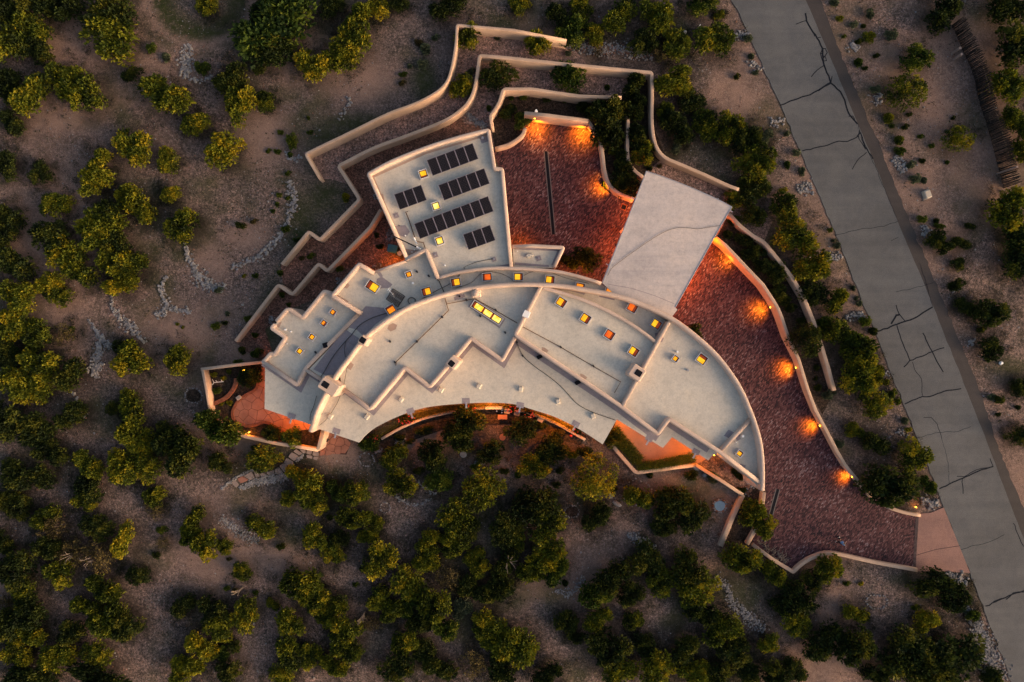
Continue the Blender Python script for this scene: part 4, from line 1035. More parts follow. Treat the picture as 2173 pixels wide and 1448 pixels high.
# chimneys
def chimney(px, py, sx, sy, rz, z0, z1, flue=(0, 0, 0.5, 0.6), name='chimney'):
    x, y = P(px, py, z1)
    b = MB(); b.box((x, y, (z0 + z1) / 2), (sx, sy, z1 - z0), R(rz), taper=0.93, bev=0.12)
    c = b.build(name, M['stucco'], house)
    fx, fy, fw, fl = flue
    fx2 = fx * math.cos(R(rz)) - fy * math.sin(R(rz)); fy2 = fx * math.sin(R(rz)) + fy * math.cos(R(rz))
    b = MB(); b.ribbon([(x + fx2 + math.cos(t) * fl * 0.62, y + fy2 + math.sin(t) * fw * 0.62) for t in [R(a + rz) for a in (45, 135, 225, 315)]], 0.06, z1 - 0.02, z1 + 0.05, r=0.02, closed=True, corner=0.05)
    b = MB(); b.box((x + fx2, y + fy2, z1 + 0.01), (fl, fw, 0.08), R(rz), bev=0.07); b.build('flue', M['black'], c)
chimney(697, 821, 2.1, 1.35, -33, 3.0, 6.5, (-0.35, 0, 0.62, 0.75))
chimney(770.5, 723, 0.95, 0.95, -33, 4.0, 5.9, (-0.05, 0.0, 0.62, 0.62))
chimney(961, 770, 1.15, 1.25, -40, 3.2, 6.1, (-0.05, -0.15, 0.6, 0.62))
chimney(1352, 791.5, 1.55, 1.45, -33, 4.4, 6.0, (0.12, 0.05, 0.62, 0.72))
x, y = P(1010, 622, 5.0)
b = MB(); b.box((x, y, 4.75), (0.95, 0.85, 0.7), R(5), bev=0.1); hood = b.build('vent_base', M['stucco'], house)
b = MB()
for l, (r, z) in enumerate([(0.36, 5.1), (0.36, 5.25), (0.30, 5.38), (0.17, 5.46)]):
    b.v += [(x + math.cos(R(k * 30)) * r, y + math.sin(R(k * 30)) * r, z) for k in range(12)]
b.f = [(l * 12 + k, l * 12 + (k + 1) % 12, (l + 1) * 12 + (k + 1) % 12, (l + 1) * 12 + k) for l in range(3) for k in range(12)] + [tuple(range(36, 48))]; b.m = [0] * len(b.f)
b.build('dome_cap', M['stucco'], hood, smooth=True)

# skylights: curb with white metal frame, lit shaft wall on one side and glowing pane
def skylight(px, py, sx, sy, rz, z, kind='y', shaft=0.3, side=0, panes=1, curb=0.34):
    zt = z + curb
    x, y = P(px, py, zt)
    root = link('skylight', None, house, loc=(x, y, 0), rz=R(rz))
    b = MB()
    for sgn in (-1, 1):
        b.box((0, sgn * (sy / 2 - 0.03), z + curb / 2 - 0.05), (sx, 0.06, curb + 0.1))
        b.box((sgn * (sx / 2 - 0.03), 0, z + curb / 2 - 0.053), (0.06, sy - 0.12, curb + 0.1))
    b.build('frame', M['frame'], root)
    b = MB(); b.box((0, 0, z + curb * 0.35), (sx - 0.13, sy - 0.13, 0.06)); b.build('inner_curb', M['dark'], root)
    ix, iy = sx - 0.30, sy - 0.30
    cols = {'y': 'glow_y', 'w': 'glow_w', 'o': 'glow_o', 'r': 'glow_r'}
    step = ix / panes
    for k in range(panes):
        cx = -ix / 2 + step * (k + 0.5)
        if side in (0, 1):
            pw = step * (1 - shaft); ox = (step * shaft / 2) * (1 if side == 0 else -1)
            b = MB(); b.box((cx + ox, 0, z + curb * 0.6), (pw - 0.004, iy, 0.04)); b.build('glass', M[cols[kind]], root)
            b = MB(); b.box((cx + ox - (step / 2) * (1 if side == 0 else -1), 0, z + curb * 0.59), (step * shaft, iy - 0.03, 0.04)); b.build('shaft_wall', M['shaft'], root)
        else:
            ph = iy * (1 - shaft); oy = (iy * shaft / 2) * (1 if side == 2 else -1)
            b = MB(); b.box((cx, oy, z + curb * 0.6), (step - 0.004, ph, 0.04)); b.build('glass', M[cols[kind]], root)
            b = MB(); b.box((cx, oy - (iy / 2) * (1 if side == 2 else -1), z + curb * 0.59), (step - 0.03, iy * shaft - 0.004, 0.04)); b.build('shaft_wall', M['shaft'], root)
for a in [(898,369,.88,.88,18,4.05,'y',.22,2),(925,437,.86,.86,18,4.05,'w',.02,0),(932.5,511,.86,.86,18,4.05,'w',.02,0),
          (706,663,.66,.66,-37,3.5,'o',.25,1),(686.5,686,.66,.66,-37,3.5,'o',.35,1),(661,715.5,.66,.66,-37,3.5,'y',.08,0),(635,745.5,.66,.66,-37,3.5,'y',.05,0),
          (790,608,1.32,1.0,-33,3.85,'y',.34,0),(829,657,1.0,.9,32,3.85,'o',.2,3),(867,582.5,.68,.68,18,3.85,'o',.04,0),(905,619,1.02,.9,15,3.85,'y',.34,0),
          (967,599,1.02,.88,10,3.85,'y',.3,0),(1033.5,588,1.0,.84,4,3.85,'r',.2,0),(1100,587.5,1.0,.84,0,3.85,'y',.25,1),(1167,593.5,1.0,.86,-6,3.85,'y',.3,1),(1231,609,1.0,.86,-12,3.85,'o',.1,1),(1294,620,1.0,.86,-18,3.85,'o',.1,1),(1342,653,1.05,.95,-30,3.85,'r',.3,1),(1393,688,1.05,.95,-33,3.85,'y',.4,1),
          (1191,641.5,1.02,.95,-33,4.62,'y',.3,1),(1242.5,676,1.02,.95,-33,4.62,'y',.35,1),(1293.5,710.5,1.02,.95,-33,4.62,'r',.25,1),(1345,746,1.02,.95,-33,4.62,'y',.4,1),
          (1434,761.5,.66,.66,-36,4.5,'y',.1,1),(1490,762.5,1.02,.98,-36,4.5,'y',.38,3),(1570.5,963,.66,.66,-36,4.4,'y',.1,3)]:
    skylight(*a)
skylight(1033, 663.5, 3.42, .82, -33, 4.42, 'w', .2, 0, 3, .4)

# carport slab spanning the driveway
carport = empty('carport', 'large pale grey slab roof spanning the brick driveway', 'carport')
CP = catmull([(1372,364),(1403,374),(1461,396),(1524,424),(1553,439.5)],4) + [(1529,480),(1433,652.5),(1437.5,657.5),(1426,673),(1364,648),(1312,632),(1277,600)]
b = MB(); b.prism(PP(CP, 4.3), 4.0, 4.28, 0, 0); b.build('roof', M['carport_roof'], carport)
b = MB(); b.ribbon(PP([(1279,600),(1372,364)] + CP[1:17] + [(1529,480),(1433,652.5)], 4.3), 0.09, 3.96, 4.31, r=0.01, corner=0); b.build('edge_flashing', M['galv'], carport)
b = MB(); b.strip(PP([(1289,603),(1340,612),(1390,628),(1431,645)], 4.3), 0.05, 4.284); b.build('seam', M['patch'], carport)
for p0, p1 in [((1372,364),(1279,600)), ((1553,440),(1434,652))]:
    b = MB(); pp = PP([p0, p1], 4.1)
    b.ribbon(pp, 0.22, 3.6, 4.0, r=0.02, off=0.45 if p0[0] < 1400 else -0.45, corner=0); b.build('beam', M['wood'], carport)
b = MB(); b.ribbon(offset_line(PP(catmull([(1376,368),(1403,378),(1461,400),(1524,428),(1548,440)],3), 4.1), -0.55), 0.35, 0, 3.98, r=0.02, corner=0); b.build('wall', M['stucco'], carport)  # unseen back wall, added to keep the lamp light off the terrace
for px, py in [(1376,372),(1546,441),(1330,476),(1482,560)]:
    x, y = P(px, py, 3.8); x *= 0.98; y *= 0.98
    if px < 1400: x += 0.35
    b = MB(); b.box((x, y, 1.8), (0.45, 0.45, 3.6), R(25), bev=0.05); b.build('column', M['stucco'], carport)
for px, py, a in [(1406,377,60),(1523,424,60),(1344,421,150),(1552,448,-30),(1290,562,150),(1443,627,-30)]:
    x, y = P(px, py, 4.3); b = MB(); b.box((x, y, 4.2), (0.36, 0.1, 0.08), R(a)); b.build('spout', M['galv'], carport)

# ------------------------------------------------------------------ solar arrays
def zz5(q): return [(760 + a / 4.258, 260 + c / 4.258) for a, c in q]
pm = MB(); pm.box((0, 0, 0), (0.948, 1.58, 0.03)); panel_me = pm.mesh('panel', M['cells'])
fm = MB()
for s in (-1, 1):
    fm.box((s * 0.488, 0, -0.003), (0.045, 1.65, 0.045)); fm.box((0, s * 0.808, -0.004), (0.946, 0.03, 0.045))
frame_me = fm.mesh('panel_frame', M['panel_frame'])
def array(label, q, n):
    q = PP(zz5(q), 4.45)
    TL, TR, BR, BL = [Vector((*p, 0)) for p in q]
    u = ((TR - TL) + (BR - BL)) / 2; v = ((BL - TL) + (BR - TR)) / 2
    c = (TL + TR + BR + BL) / 4
    W, H = u.length, v.length
    rz = math.atan2(u.y, u.x)
    root = empty('solar_array', label, 'solar panels', 'solar arrays on the north wing roof', (c.x, c.y, 4.05), rz)
    tilt = R(9)
    step = W / n
    for k in range(n):
        o = link('solar_panel', panel_me, root, loc=(-W / 2 + step * (k + .5), 0, 0.42))
        o.scale = (step / 1.02, H / 1.65, 1); o.rotation_euler[0] = tilt
        link('panel_frame', frame_me, o)
    for yy in (-0.5, 0.5):
        b = MB(); b.box((0, yy, 0.36 + yy * math.sin(tilt)), (W + 0.3, 0.05, 0.05)); b.build('rail', M['galv'], root)
    for k in range(n + 1):
        for yy in (-0.5, 0.5):
            b = MB(); z1 = 0.34 + yy * math.sin(tilt); b.box((-W / 2 + step * k * 0.98 + 0.05, yy, z1 / 2), (0.05, 0.05, z1)); b.build('foot', M['galv'], root)
array('solar array of five panels nearest the top edge of the wing roof', [(615,345),(1030,193),(1092,325),(678,482)], 5)
array('solar array of five panels, second row from the top', [(720,570),(1133,420),(1196,548),(780,705)], 5)
array('solar array of three panels near the left parapet between two skylights', [(320,655),(568,567),(623,700),(380,788)], 3)
array('longest solar array of eight panels across the roof', [(500,920),(1168,670),(1230,800),(563,1052)], 8)
array('solar array of three panels at the bottom right below the longest array', [(940,1015),(1188,930),(1245,1062),(1003,1152)], 3)

# ------------------------------------------------------------------ pipes, cables, antennas on the roofs
def line(name, pts, zt, r, mat, label, cat, n=5):
    pp = [(*P(p[0], p[1], zt), zt + r if len(p) < 3 else p[2]) for p in pts]
    b = MB(); b.tube(pp, r, n); return b.build(name, M[mat], smooth=True, label=label, cat=cat)
def sm(pts, n=5): return catmull(pts, n)
line('gas_pipe', [(840,776),(841,768),(885,725),(938,673),(952,659),(947.5,645),(944.5,633)], 4.5, 0.045, 'pipe', 'brown pipe crossing the big curved roof from its left zigzag to the curved wall', 'pipe')
line('gas_pipe', [(948.7,645),(992,637),(1008,634),(1098,686)], 4.52, 0.04, 'pipe', 'brown pipe passing behind the long three-pane skylight', 'pipe')
line('gas_pipe', [(1110,694),(1189,736.5),(1259,777.5),(1317,810.5),(1304,834)], 4.72, 0.04, 'pipe', 'long brown pipe with a hooked end on the roof with four diagonal skylights', 'pipe')
line('gas_pipe', [(866,450),(861,450),(868,467),(882,509),(885,512)], 4.15, 0.05, 'pipe', 'short rusty pipe left of the longest solar array', 'pipe')
line('gas_pipe', [(884,513),(898.6,515),(905,535),(925.6,584)], 4.15, 0.05, 'pipe', 'rusty pipe running down beside the inner corner of the solar wing', 'pipe')
line('cable', sm([(1047,549,4.1),(1011,556,4.1),(986,568,4.65),(984,572,3.95),(960,598,3.95),(925,617,3.95),(885,640,3.95)]), 4.3, 0.03, 'cable', 'black cable from the solar wing over the parapet to the corridor roof', 'cable')
line('cable', sm([(885,641),(850,655),(820,665),(790,675),(764,690),(745,712),(726,733),(705,760),(690,786),(676,808)]), 3.9, 0.035, 'cable', 'long black cable curving over the purple patched roof to the left chimney', 'cable')
line('cable', sm([(735,722),(731,740),(733,758)]), 3.9, 0.025, 'cable', 'short black cable branching on the purple patch', 'cable')
line('cable', sm([(672,840),(666,862),(659,880),(658,893)]), 3.3, 0.025, 'cable', 'thin cable on the west porch roof below the left chimney', 'cable')
line('cable', sm([(737,778),(733,800),(729,822)]), 4.5, 0.025, 'cable', 'thin cable inside the left bay of the big curved roof', 'cable')
line('cable', sm([(725,832),(716,855),(702,878),(690,893),(678,903)]), 3.35, 0.025, 'cable', 'thin cable crossing the left tip of the south porch roof', 'cable')
line('cable', sm([(1096,728),(1110,755),(1135,778),(1163,798),(1190,820),(1212,844),(1230,861),(1260,876),(1306,892)]), 3.33, 0.03, 'cable', 'long thin cable down the south porch roof to the orange patio', 'cable')
line('cable', sm([(1289,586),(1298,570),(1312,558),(1335,541),(1362,522),(1386,506),(1411,492),(1436,484),(1461,484),(1480,486),(1508,482),(1528,479)]), 4.33, 0.02, 'cable', 'dark cable wandering across the grey carport roof', 'cable')
line('cable', sm([(967,612),(1000,600),(1026,578),(1060,580),(1082,590),(1092,597),(1110,586),(1130,577),(1160,576),(1200,590),(1250,602)]), 3.9, 0.02, 'cable', 'thin cable looping between the corridor skylights', 'cable')
line('conduit', [(924,590),(932,597),(940,615),(943,622)], 3.95, 0.05, 'cable', 'dark conduit crossing the corridor roof between two skylights', 'pipe')
line('mast', [(889,526.6,4.2),(837.5,504,5.4)], 4.5, 0.06, 'black', 'black pole leaning over the left parapet of the solar wing', 'pole', 8)
for px, py, a, l, lab in [(882,512,-62,0.75,'larger'), (888.5,526.5,-30,0.45,'smaller')]:
    x, y = P(px, py, 4.4); t = R(a)
    b = MB(); b.tube([(x - math.cos(t) * l / 2, y - math.sin(t) * l / 2, 4.3), (x + math.cos(t) * l / 2, y + math.sin(t) * l / 2, 4.55)], 0.10, 10, r1=0.06); b.build('exhaust_pipe', M['white'], smooth=True, label=f'{lab} of two white pipe ends beside the leaning black pole', cat='pipe')
coil = MB()
x, y = P(873.5, 639, 3.95)
coil.tube([(x + math.cos(t) * (0.36 + 0.03 * math.sin(3 * t)), y + math.sin(t) * (0.34), 3.9 + t * 0.004) for t in [k * 2 * math.pi / 16 for k in range(50)]], 0.035, 5)
coil.build('cable_coil', M['cable'], label='coil of black cable beside the ballasted antenna', cat='cable')
# ballasted antenna
x, y = P(839, 632, 4.0)
ant = empty('antenna', 'small antenna on a tray of concrete blocks on the corridor roof', 'antenna', None, (x, y, 3.86), R(-33))
b = MB()
for s in (-1, 1): b.box((s * 0.7, 0, 0.04), (0.05, 1.3, 0.08)); b.box((0, s * 0.62, 0.045), (1.4, 0.05, 0.08))
b.build('tray', M['dark'], ant)
blk = MB(); blk.box((0, -0.07, 0), (0.40, 0.05, 0.19)); blk.box((0, 0.07, 0), (0.40, 0.05, 0.19))
for s in (-0.18, 0, 0.18): blk.box((s, 0, 0.002), (0.04, 0.09, 0.18))
blk_me = blk.mesh('concrete_block', M['block'])
for i in range(3):
    for j in range(2):
        for k in (-1, 1):
            o = link('concrete_block', blk_me, ant, loc=(-0.46 + i * 0.46, (0.20 + j * 0.22) * k, 0.17))
b = MB(); b.tube([(0, 0, 0), (0, 0, 1.0), (-0.1, 0.3, 1.5)], 0.03, 6); b.build('mast', M['galv'], ant)
b = MB(); b.tube([(-0.9, 0.35, 0.9), (-0.2, 0.15, 1.0)], 0.025, 6); b.tube([(-0.9, 0.15, 0.9), (-0.9, 0.55, 0.9)], 0.025, 6); b.tube([(-0.7, 0.1, 0.93), (-0.7, 0.5, 0.93)], 0.02, 6); b.build('arm', M['white'], ant)

# small roof fittings, parts of the house
def pipe_vent(px, py, z, r=0.07, h=0.35, mat='white', base=None):
    x, y = P(px, py, z + h)
    b = MB(); b.tube([(x, y, z), (x, y, z + h)], r, 10); v = b.build('vent_pipe', M[mat], house, smooth=False)
    if base:
        b = MB(); b.box((x, y, z + 0.02), (base, base, 0.04), R(18)); b.build('base_plate', M['patch'], v)
for a in [(1024,292,4.05,.12,.35,'galv',None),(840,457,4.05,.06,.2,'galv',.5),(923,541,4.05,.08,.2,'galv',.5),(944,563,4.05,.09,.2,'white',None),(1048,550,4.05,.07,.25,'galv',.42),(1143,548,3.7,.07,.2,'galv',.5),
          (605,700,3.5,.10,.3,'white',None),(617,704,3.5,.07,.25,'white',None),(609,730,3.5,.06,.15,'white',None),(876,601,3.85,.12,.2,'white',None),(1438,747,4.5,.10,.3,'white',None),(1460,786,4.5,.12,.15,'galv',None),
          (1577,926,4.4,.13,.35,'white',None),(1566,922,4.4,.05,.5,'white',None),(1563,939,4.4,.05,.4,'white',None),(1012,640,4.42,.06,.2,'dark',None),(1001,577,3.85,.08,.15,'tan_box',None),(1098,533,3.7,.05,.2,'white',None),
          (860,500,4.05,.07,.3,'white',None),(846,478,4.05,.04,.5,'dark',None),(975,629,4.42,.10,.2,'black',.55),(874,535,4.05,.05,.15,'white',None),(879,530,4.05,.05,.15,'white',None),(895,527,4.05,.05,.15,'white',None)]:
    pipe_vent(*a)
x, y = P(1122, 543, 3.9); b = MB()
b.stone((x, y, 3.8), 0.34, 0.26, 0.5, 0.3, rng, n=8); b.stone((x + 0.3, y + 0.05, 3.78), 0.2, 0.2, 0.35, 0.3, rng, n=8); b.build('sand_bag', M['roof'], house)
for px, py, w, l, z, a in [(1145,757.5,.55,.36,3.35,-33),(1226,812,.55,.36,3.35,-33),(690,733,.5,.45,3.75,47)]:
    x, y = P(px, py, z + 0.2); b = MB(); b.box((x, y, z + 0.1), (w, l, 0.35), R(a + 60)); b.build('wall_vent', M['black'], house)
for px, py, z in [(885,577,3.85),(910,586,3.85),(1019,671,4.42),(1072,706,4.42),(1097,727,3.3),(1109,755,3.3),(828,725,4.42),(670,748,3.5),(838.5,769,4.42),(885,725,4.42),(938.5,673,4.42),(990,637,4.42),(1052,658,4.42),(1190,737,4.62),(1259,777,4.62),(1015,651,4.42)]:
    x, y = P(px, py, z); b = MB(); b.box((x, y, z + 0.09), (0.16, 0.24, 0.16), R(35)); b.build('pipe_support', M['dark'], house)
x, y = P(1117, 667, 5.6)
b = MB(); b.box((x, y, 5.35), (0.66, 0.66, 0.5), R(-25), bev=0.03); b.build('vent_box', M['white'], house)
# ================================================================== foliage prototypes
def crown_mesh(name, seed, lumps=38, leaves=130, lump_r=(0.17, 0.30), leaf=(0.12, 0.05), dome=0.85, spiky=0.5, fill=0.9, lobes=3):
    r = np.random.RandomState(seed)
    # uneven footprint: a few lobes that overlap
    la = r.uniform(0, 2 * math.pi); L = []
    for k in range(lobes):
        a = la + k * 2 * math.pi / max(1, lobes) + r.uniform(-.5, .5); d = r.uniform(0.28, 0.54) if lobes > 1 else 0
        L.append((math.cos(a) * d, math.sin(a) * d, r.uniform(0.36, 0.60) if lobes > 1 else 0.95))
    cs = []
    t = 0
    while len(cs) < lumps and t < 4000:
        t += 1
        lx, ly, lr = L[r.randint(len(L))]
        a = r.uniform(0, 2 * math.pi); q = lr * math.sqrt(r.rand()) * 0.9
        x, y = lx + math.cos(a) * q, ly + math.sin(a) * q
        e = max(0.0, 1 - (q / lr) ** 2)
        z = dome * (0.25 + 0.62 * math.sqrt(e)) * (0.6 + 0.4 * lr / 0.66) * r.uniform(0.72, 1.05)
        if all((x - c[0]) ** 2 + (y - c[1]) ** 2 + (z - c[2]) ** 2 > 0.019 for c in cs): cs.append((x, y, z))
    V = []; tint = []
    for c in cs:
        lr = r.uniform(*lump_r)
        lt = r.choice([r.uniform(0.05, 0.35), r.uniform(0.35, 0.6), r.uniform(0.6, 0.95)], p=[0.3, 0.38, 0.32])
        n = int(leaves * (lr / 0.24) ** 2)
        d = r.normal(size=(n, 3)); d /= np.linalg.norm(d, axis=1)[:, None]
        d[:, 2] = np.where(d[:, 2] < -0.35, -d[:, 2], d[:, 2])
        rad = lr * (r.uniform(0.62, 1.08, n))
        p = np.array(c) + d * rad[:, None] * np.array([1, 1, 0.85])
        up = d * (1 - spiky) + np.array([0, 0, 0.25]) + r.normal(size=(n, 3)) * 0.45 + d * spiky
        up /= np.linalg.norm(up, axis=1)[:, None]
        s = np.cross(up, r.normal(size=(n, 3))); s /= (np.linalg.norm(s, axis=1)[:, None] + 1e-9)
        ll = leaf[0] * r.uniform(0.6, 1.3, n)[:, None]; ww = leaf[1] * r.uniform(0.7, 1.3, n)[:, None]
        V.append(np.stack([p - s * ww * 0.6, p + s * ww * 0.6, p + up * ll + s * ww, p + up * ll * 1.15 - s * ww], 1))
        tt = np.clip(lt + (d[:, 2] * 0.16) * 0 + r.normal(size=n) * 0.14, 0, 1)
        tint.append(np.repeat(tt, 4))
    V = np.concatenate(V).reshape(-1, 3); tint = np.concatenate(tint)
    nf = len(V) // 4
    me = bpy.data.meshes.new(name)
    me.vertices.add(len(V)); me.vertices.foreach_set('co', V.ravel())
    me.loops.add(nf * 4); me.loops.foreach_set('vertex_index', np.arange(nf * 4))
    me.polygons.add(nf); me.polygons.foreach_set('loop_start', np.arange(nf) * 4); me.polygons.foreach_set('loop_total', np.full(nf, 4))
    me.update(calc_edges=True)
    ca = me.color_attributes.new('tint', 'FLOAT_COLOR', 'POINT')
    ca.data.foreach_set('color', np.stack([tint, tint, tint, np.ones(len(tint))], 1).ravel())
    me.materials.append(LEAF['o'])
    return me, cs

def trunk_mesh(name, cs, seed):
    r = random.Random(seed)
    b = MB()
    b.tube([(0, 0, -0.3), (0.02, 0.01, 0.15), (0.0, 0.03, 0.38)], 0.075, 6, r1=0.05)
    for c in cs[::3]:
        m = (c[0] * 0.45 + r.uniform(-.05, .05), c[1] * 0.45 + r.uniform(-.05, .05), 0.18 + c[2] * 0.35)
        b.tube([(0, 0, 0.08), m, (c[0], c[1], c[2] * 0.95)], 0.035, 5, r1=0.008)
    return b.mesh(name, M['bark'])

PROTO = {'tree': [], 'round': [], 'airy': [], 'small': [], 'tuft': []}
for k in range(9):
    me, cs = crown_mesh('crown', 100 + k, lumps=50, leaves=95, lump_r=(0.11, 0.25), leaf=(0.105, 0.036), lobes=[3, 4, 2, 3, 5, 3, 4, 2, 3][k], spiky=0.6)
    PROTO['tree'].append((me, trunk_mesh('trunk', cs, k)))
for k in range(3):
    me, cs = crown_mesh('crown', 200 + k, lumps=52, leaves=130, lump_r=(0.13, 0.22), leaf=(0.07, 0.024), lobes=1, dome=0.9)
    PROTO['round'].append((me, trunk_mesh('trunk', cs, k + 20)))
for k in range(3):
    me, cs = crown_mesh('crown', 300 + k, lumps=40, leaves=60, lump_r=(0.10, 0.20), leaf=(0.075, 0.022), lobes=4, spiky=0.8)
    PROTO['airy'].append((me, trunk_mesh('trunk', cs, k + 40)))
for k in range(4):
    me, cs = crown_mesh('crown', 400 + k, lumps=12, leaves=60, lump_r=(0.26, 0.42), leaf=(0.22, 0.06), lobes=[1, 2, 3, 1][k], spiky=0.8, dome=0.7)
    PROTO['small'].append((me, None))

# ------------------------------------------------------------------ naming each plant by look and place
ZONES = [  # (x0,y0,x1,y1, phrase)
 (0,0,170,130,'in the top left corner'), (170,0,320,130,'along the top edge left of the grassy hollow'), (0,130,240,300,'in the dark clump below the top left corner'),
 (240,130,470,300,'between the dark clump and the stone channel'), (320,0,520,160,'in and beside the grassy hollow at the top'), (470,130,600,260,'right of the stone channel'),
 (500,0,690,190,'at the top left of the long terrace wall'), (600,0,960,220,'on the open ground above the long terrace wall'), (220,260,420,490,'on the slope right of the gravel clearing'),
 (0,300,160,480,'at the left edge beside the gravel clearing'), (150,330,260,500,'left of the gravel slope'), (400,260,560,500,'on the bare slope above the curved rock arc'),
 (550,240,760,640,'beside the stone swale'), (0,480,320,650,'in the thick clump at the left edge, upper half'), (0,650,190,850,'at the left edge beside the grey rock arcs'),
 (190,650,430,800,'just below the grey rock arcs'), (320,480,560,740,'on the bare slope left of the zigzag wall'), (960,0,1100,300,'between the terrace walls above the solar wing'),
 (1040,130,1260,300,'in the terrace bands above the brick courtyard'), (1100,0,1300,130,'in the row behind the topmost wall'), (1300,0,1460,150,'near the white stone band at the top'),
 (1460,0,1620,150,'by the road at the top'), (1260,140,1400,300,'in the dark terrace right of the courtyard'), (1280,300,1400,450,'beside the top corner of the carport'),
 (1390,140,1530,340,'on the slope just right of the terrace wall'), (1520,150,1640,380,'on the gravel slope between wall and road'), (1530,380,1690,520,'at the right corner of the carport'),
 (1530,480,1720,760,'behind the curved driveway wall'), (1660,420,1780,660,'in the row between terrace wall and road'), (1740,500,1900,720,'at the road edge by the row middle'),
 (1720,680,1960,880,'at the lower end of the roadside row'), (1760,880,1990,1100,'in the wedge above the driveway apron'), (1750,0,1900,170,'on the upper verge right of the road'),
 (1900,0,2173,130,'at the top right around the pole fence'), (1850,130,2000,280,'on the verge left of the pole fence'), (1900,280,2110,420,'on the verge near the tan utility box'),
 (2100,130,2173,620,'behind the pole fence at the right edge'), (1950,420,2100,620,'on the right verge level with the carport'), (2000,620,2173,1000,'at the right edge beside the cracked road'),
 (440,770,700,960,'in or around the flagstone garden'), (300,820,520,1000,'outside the left wall of the flagstone garden'), (180,820,330,960,'left of the small stone ring'),
 (0,850,180,960,'at the far left beside the thin rock line'), (700,880,960,1010,'below the left tip of the curved porch'), (940,860,1110,1000,'in front of the middle of the curved porch'),
 (1100,880,1300,1010,'in front of the right tip of the curved porch'), (440,940,700,1100,'around the pale flagstone path'), (0,960,170,1170,'at the left edge above the forest track'),
 (130,960,360,1100,'left of the bare track'), (300,940,440,1000,'above the bare track'), (360,1050,600,1240,'on the bare clearing at lower left'), (0,1100,180,1300,'at the left edge in the lower forest'),
 (120,1100,310,1300,'in the thick clump left of the clearing'), (0,1290,150,1448,'in the bottom left corner'), (120,1270,360,1448,'in the clump near the bottom left'), (340,1230,560,1448,'in the strip below the clearing'),
 (540,1080,740,1300,'around the dark hollow below the path'), (560,1300,760,1448,'along the bottom edge left of centre'), (680,1000,880,1220,'below the small stone rings'), (740,1210,900,1448,'at the bottom, in the track fork'),
 (860,980,1100,1220,'in the big clump below the round stepping stone'), (880,1200,1100,1448,'at the bottom centre'), (1080,1040,1240,1260,'in the large clump right of centre below the house'),
 (1200,960,1420,1140,'below the wedge shaped patio'), (1380,1000,1520,1160,'left of the round blue tub'), (1240,1160,1430,1300,'in the dark clump below the rock scatter'), (1400,1150,1560,1290,'above the diagonal stone band'),
 (1080,1260,1280,1448,'at the bottom right of centre'), (1270,1290,1430,1448,'in the bottom row below the rock scatter'), (1420,1260,1600,1448,'along the diagonal stone band near the bottom'),
 (1500,980,1680,1250,'around the low walls at the driveway corner'), (1600,1180,1800,1300,'below the low driveway wall'), (1600,1290,1840,1448,'at the bottom left of the big dark juniper'),
 (1780,1220,1990,1350,'by the oval stone ring'), (1850,1200,2173,1350,'below the driveway apron'), (1820,1340,2173,1448,'in the bottom right corner'), (1180,520,1300,620,'between the annex and the carport'),
 (0,0,2173,1448,'on the open ground')]
TONE = {'o': 'olive', 'y': 'yellow-tinged', 'd': 'dark green', 'g': 'fresh green', 's': 'pale grey', 'b': 'brownish'}
ORD = ['first', 'second', 'third', 'fourth', 'fifth', 'sixth', 'seventh', 'eighth', 'ninth', 'tenth', 'eleventh', 'twelfth', 'thirteenth', 'fourteenth', 'fifteenth', 'sixteenth', 'seventeenth', 'eighteenth', 'nineteenth']
FEW = None
def zone_of(x, y):
    best = None
    for i, z in enumerate(ZONES[:-1]):
        if z[0] <= x < z[2] and z[1] <= y < z[3]:
            cx, cy = (z[0] + z[2]) / 2, (z[1] + z[3]) / 2
            d = math.hypot((x - cx) / (z[2] - z[0]), (y - cy) / (z[3] - z[1]))
            if best is None or d < best[0]: best = (d, i)
    if best: return best[1]
    return min(range(len(ZONES) - 1), key=lambda i: max(ZONES[i][0] - x, 0, x - ZONES[i][2]) ** 2 + max(ZONES[i][1] - y, 0, y - ZONES[i][3]) ** 2)
def size_word(r, kind):
    if kind == 'tree': return 'large' if r > 37 else ('medium' if r > 28 else 'small')
    return 'low' if r > 11 else 'tiny'
def make_labels(items, kind, noun):
    fam = {}
    out = [None] * len(items)
    for i, (x, y, rx, ry, t) in enumerate(items):
        key = (zone_of(x, y), size_word((rx + ry) / 2, kind), t)
        fam.setdefault(key, []).append(i)
    for (z, s, t), ids in fam.items():
        ids.sort(key=lambda i: items[i][0])
        ph = ZONES[z][4]
        for k, i in enumerate(ids):
            base = f'{s} {TONE[t]} {noun(t)}'
            if len(ids) == 1: out[i] = f'{base} {ph}'
            elif len(ids) == 2: out[i] = f'{"left-hand" if k == 0 else "right-hand"} {base} {ph}'
            else: out[i] = f'{ORD[k]} {base} from left {ph}'
    return out

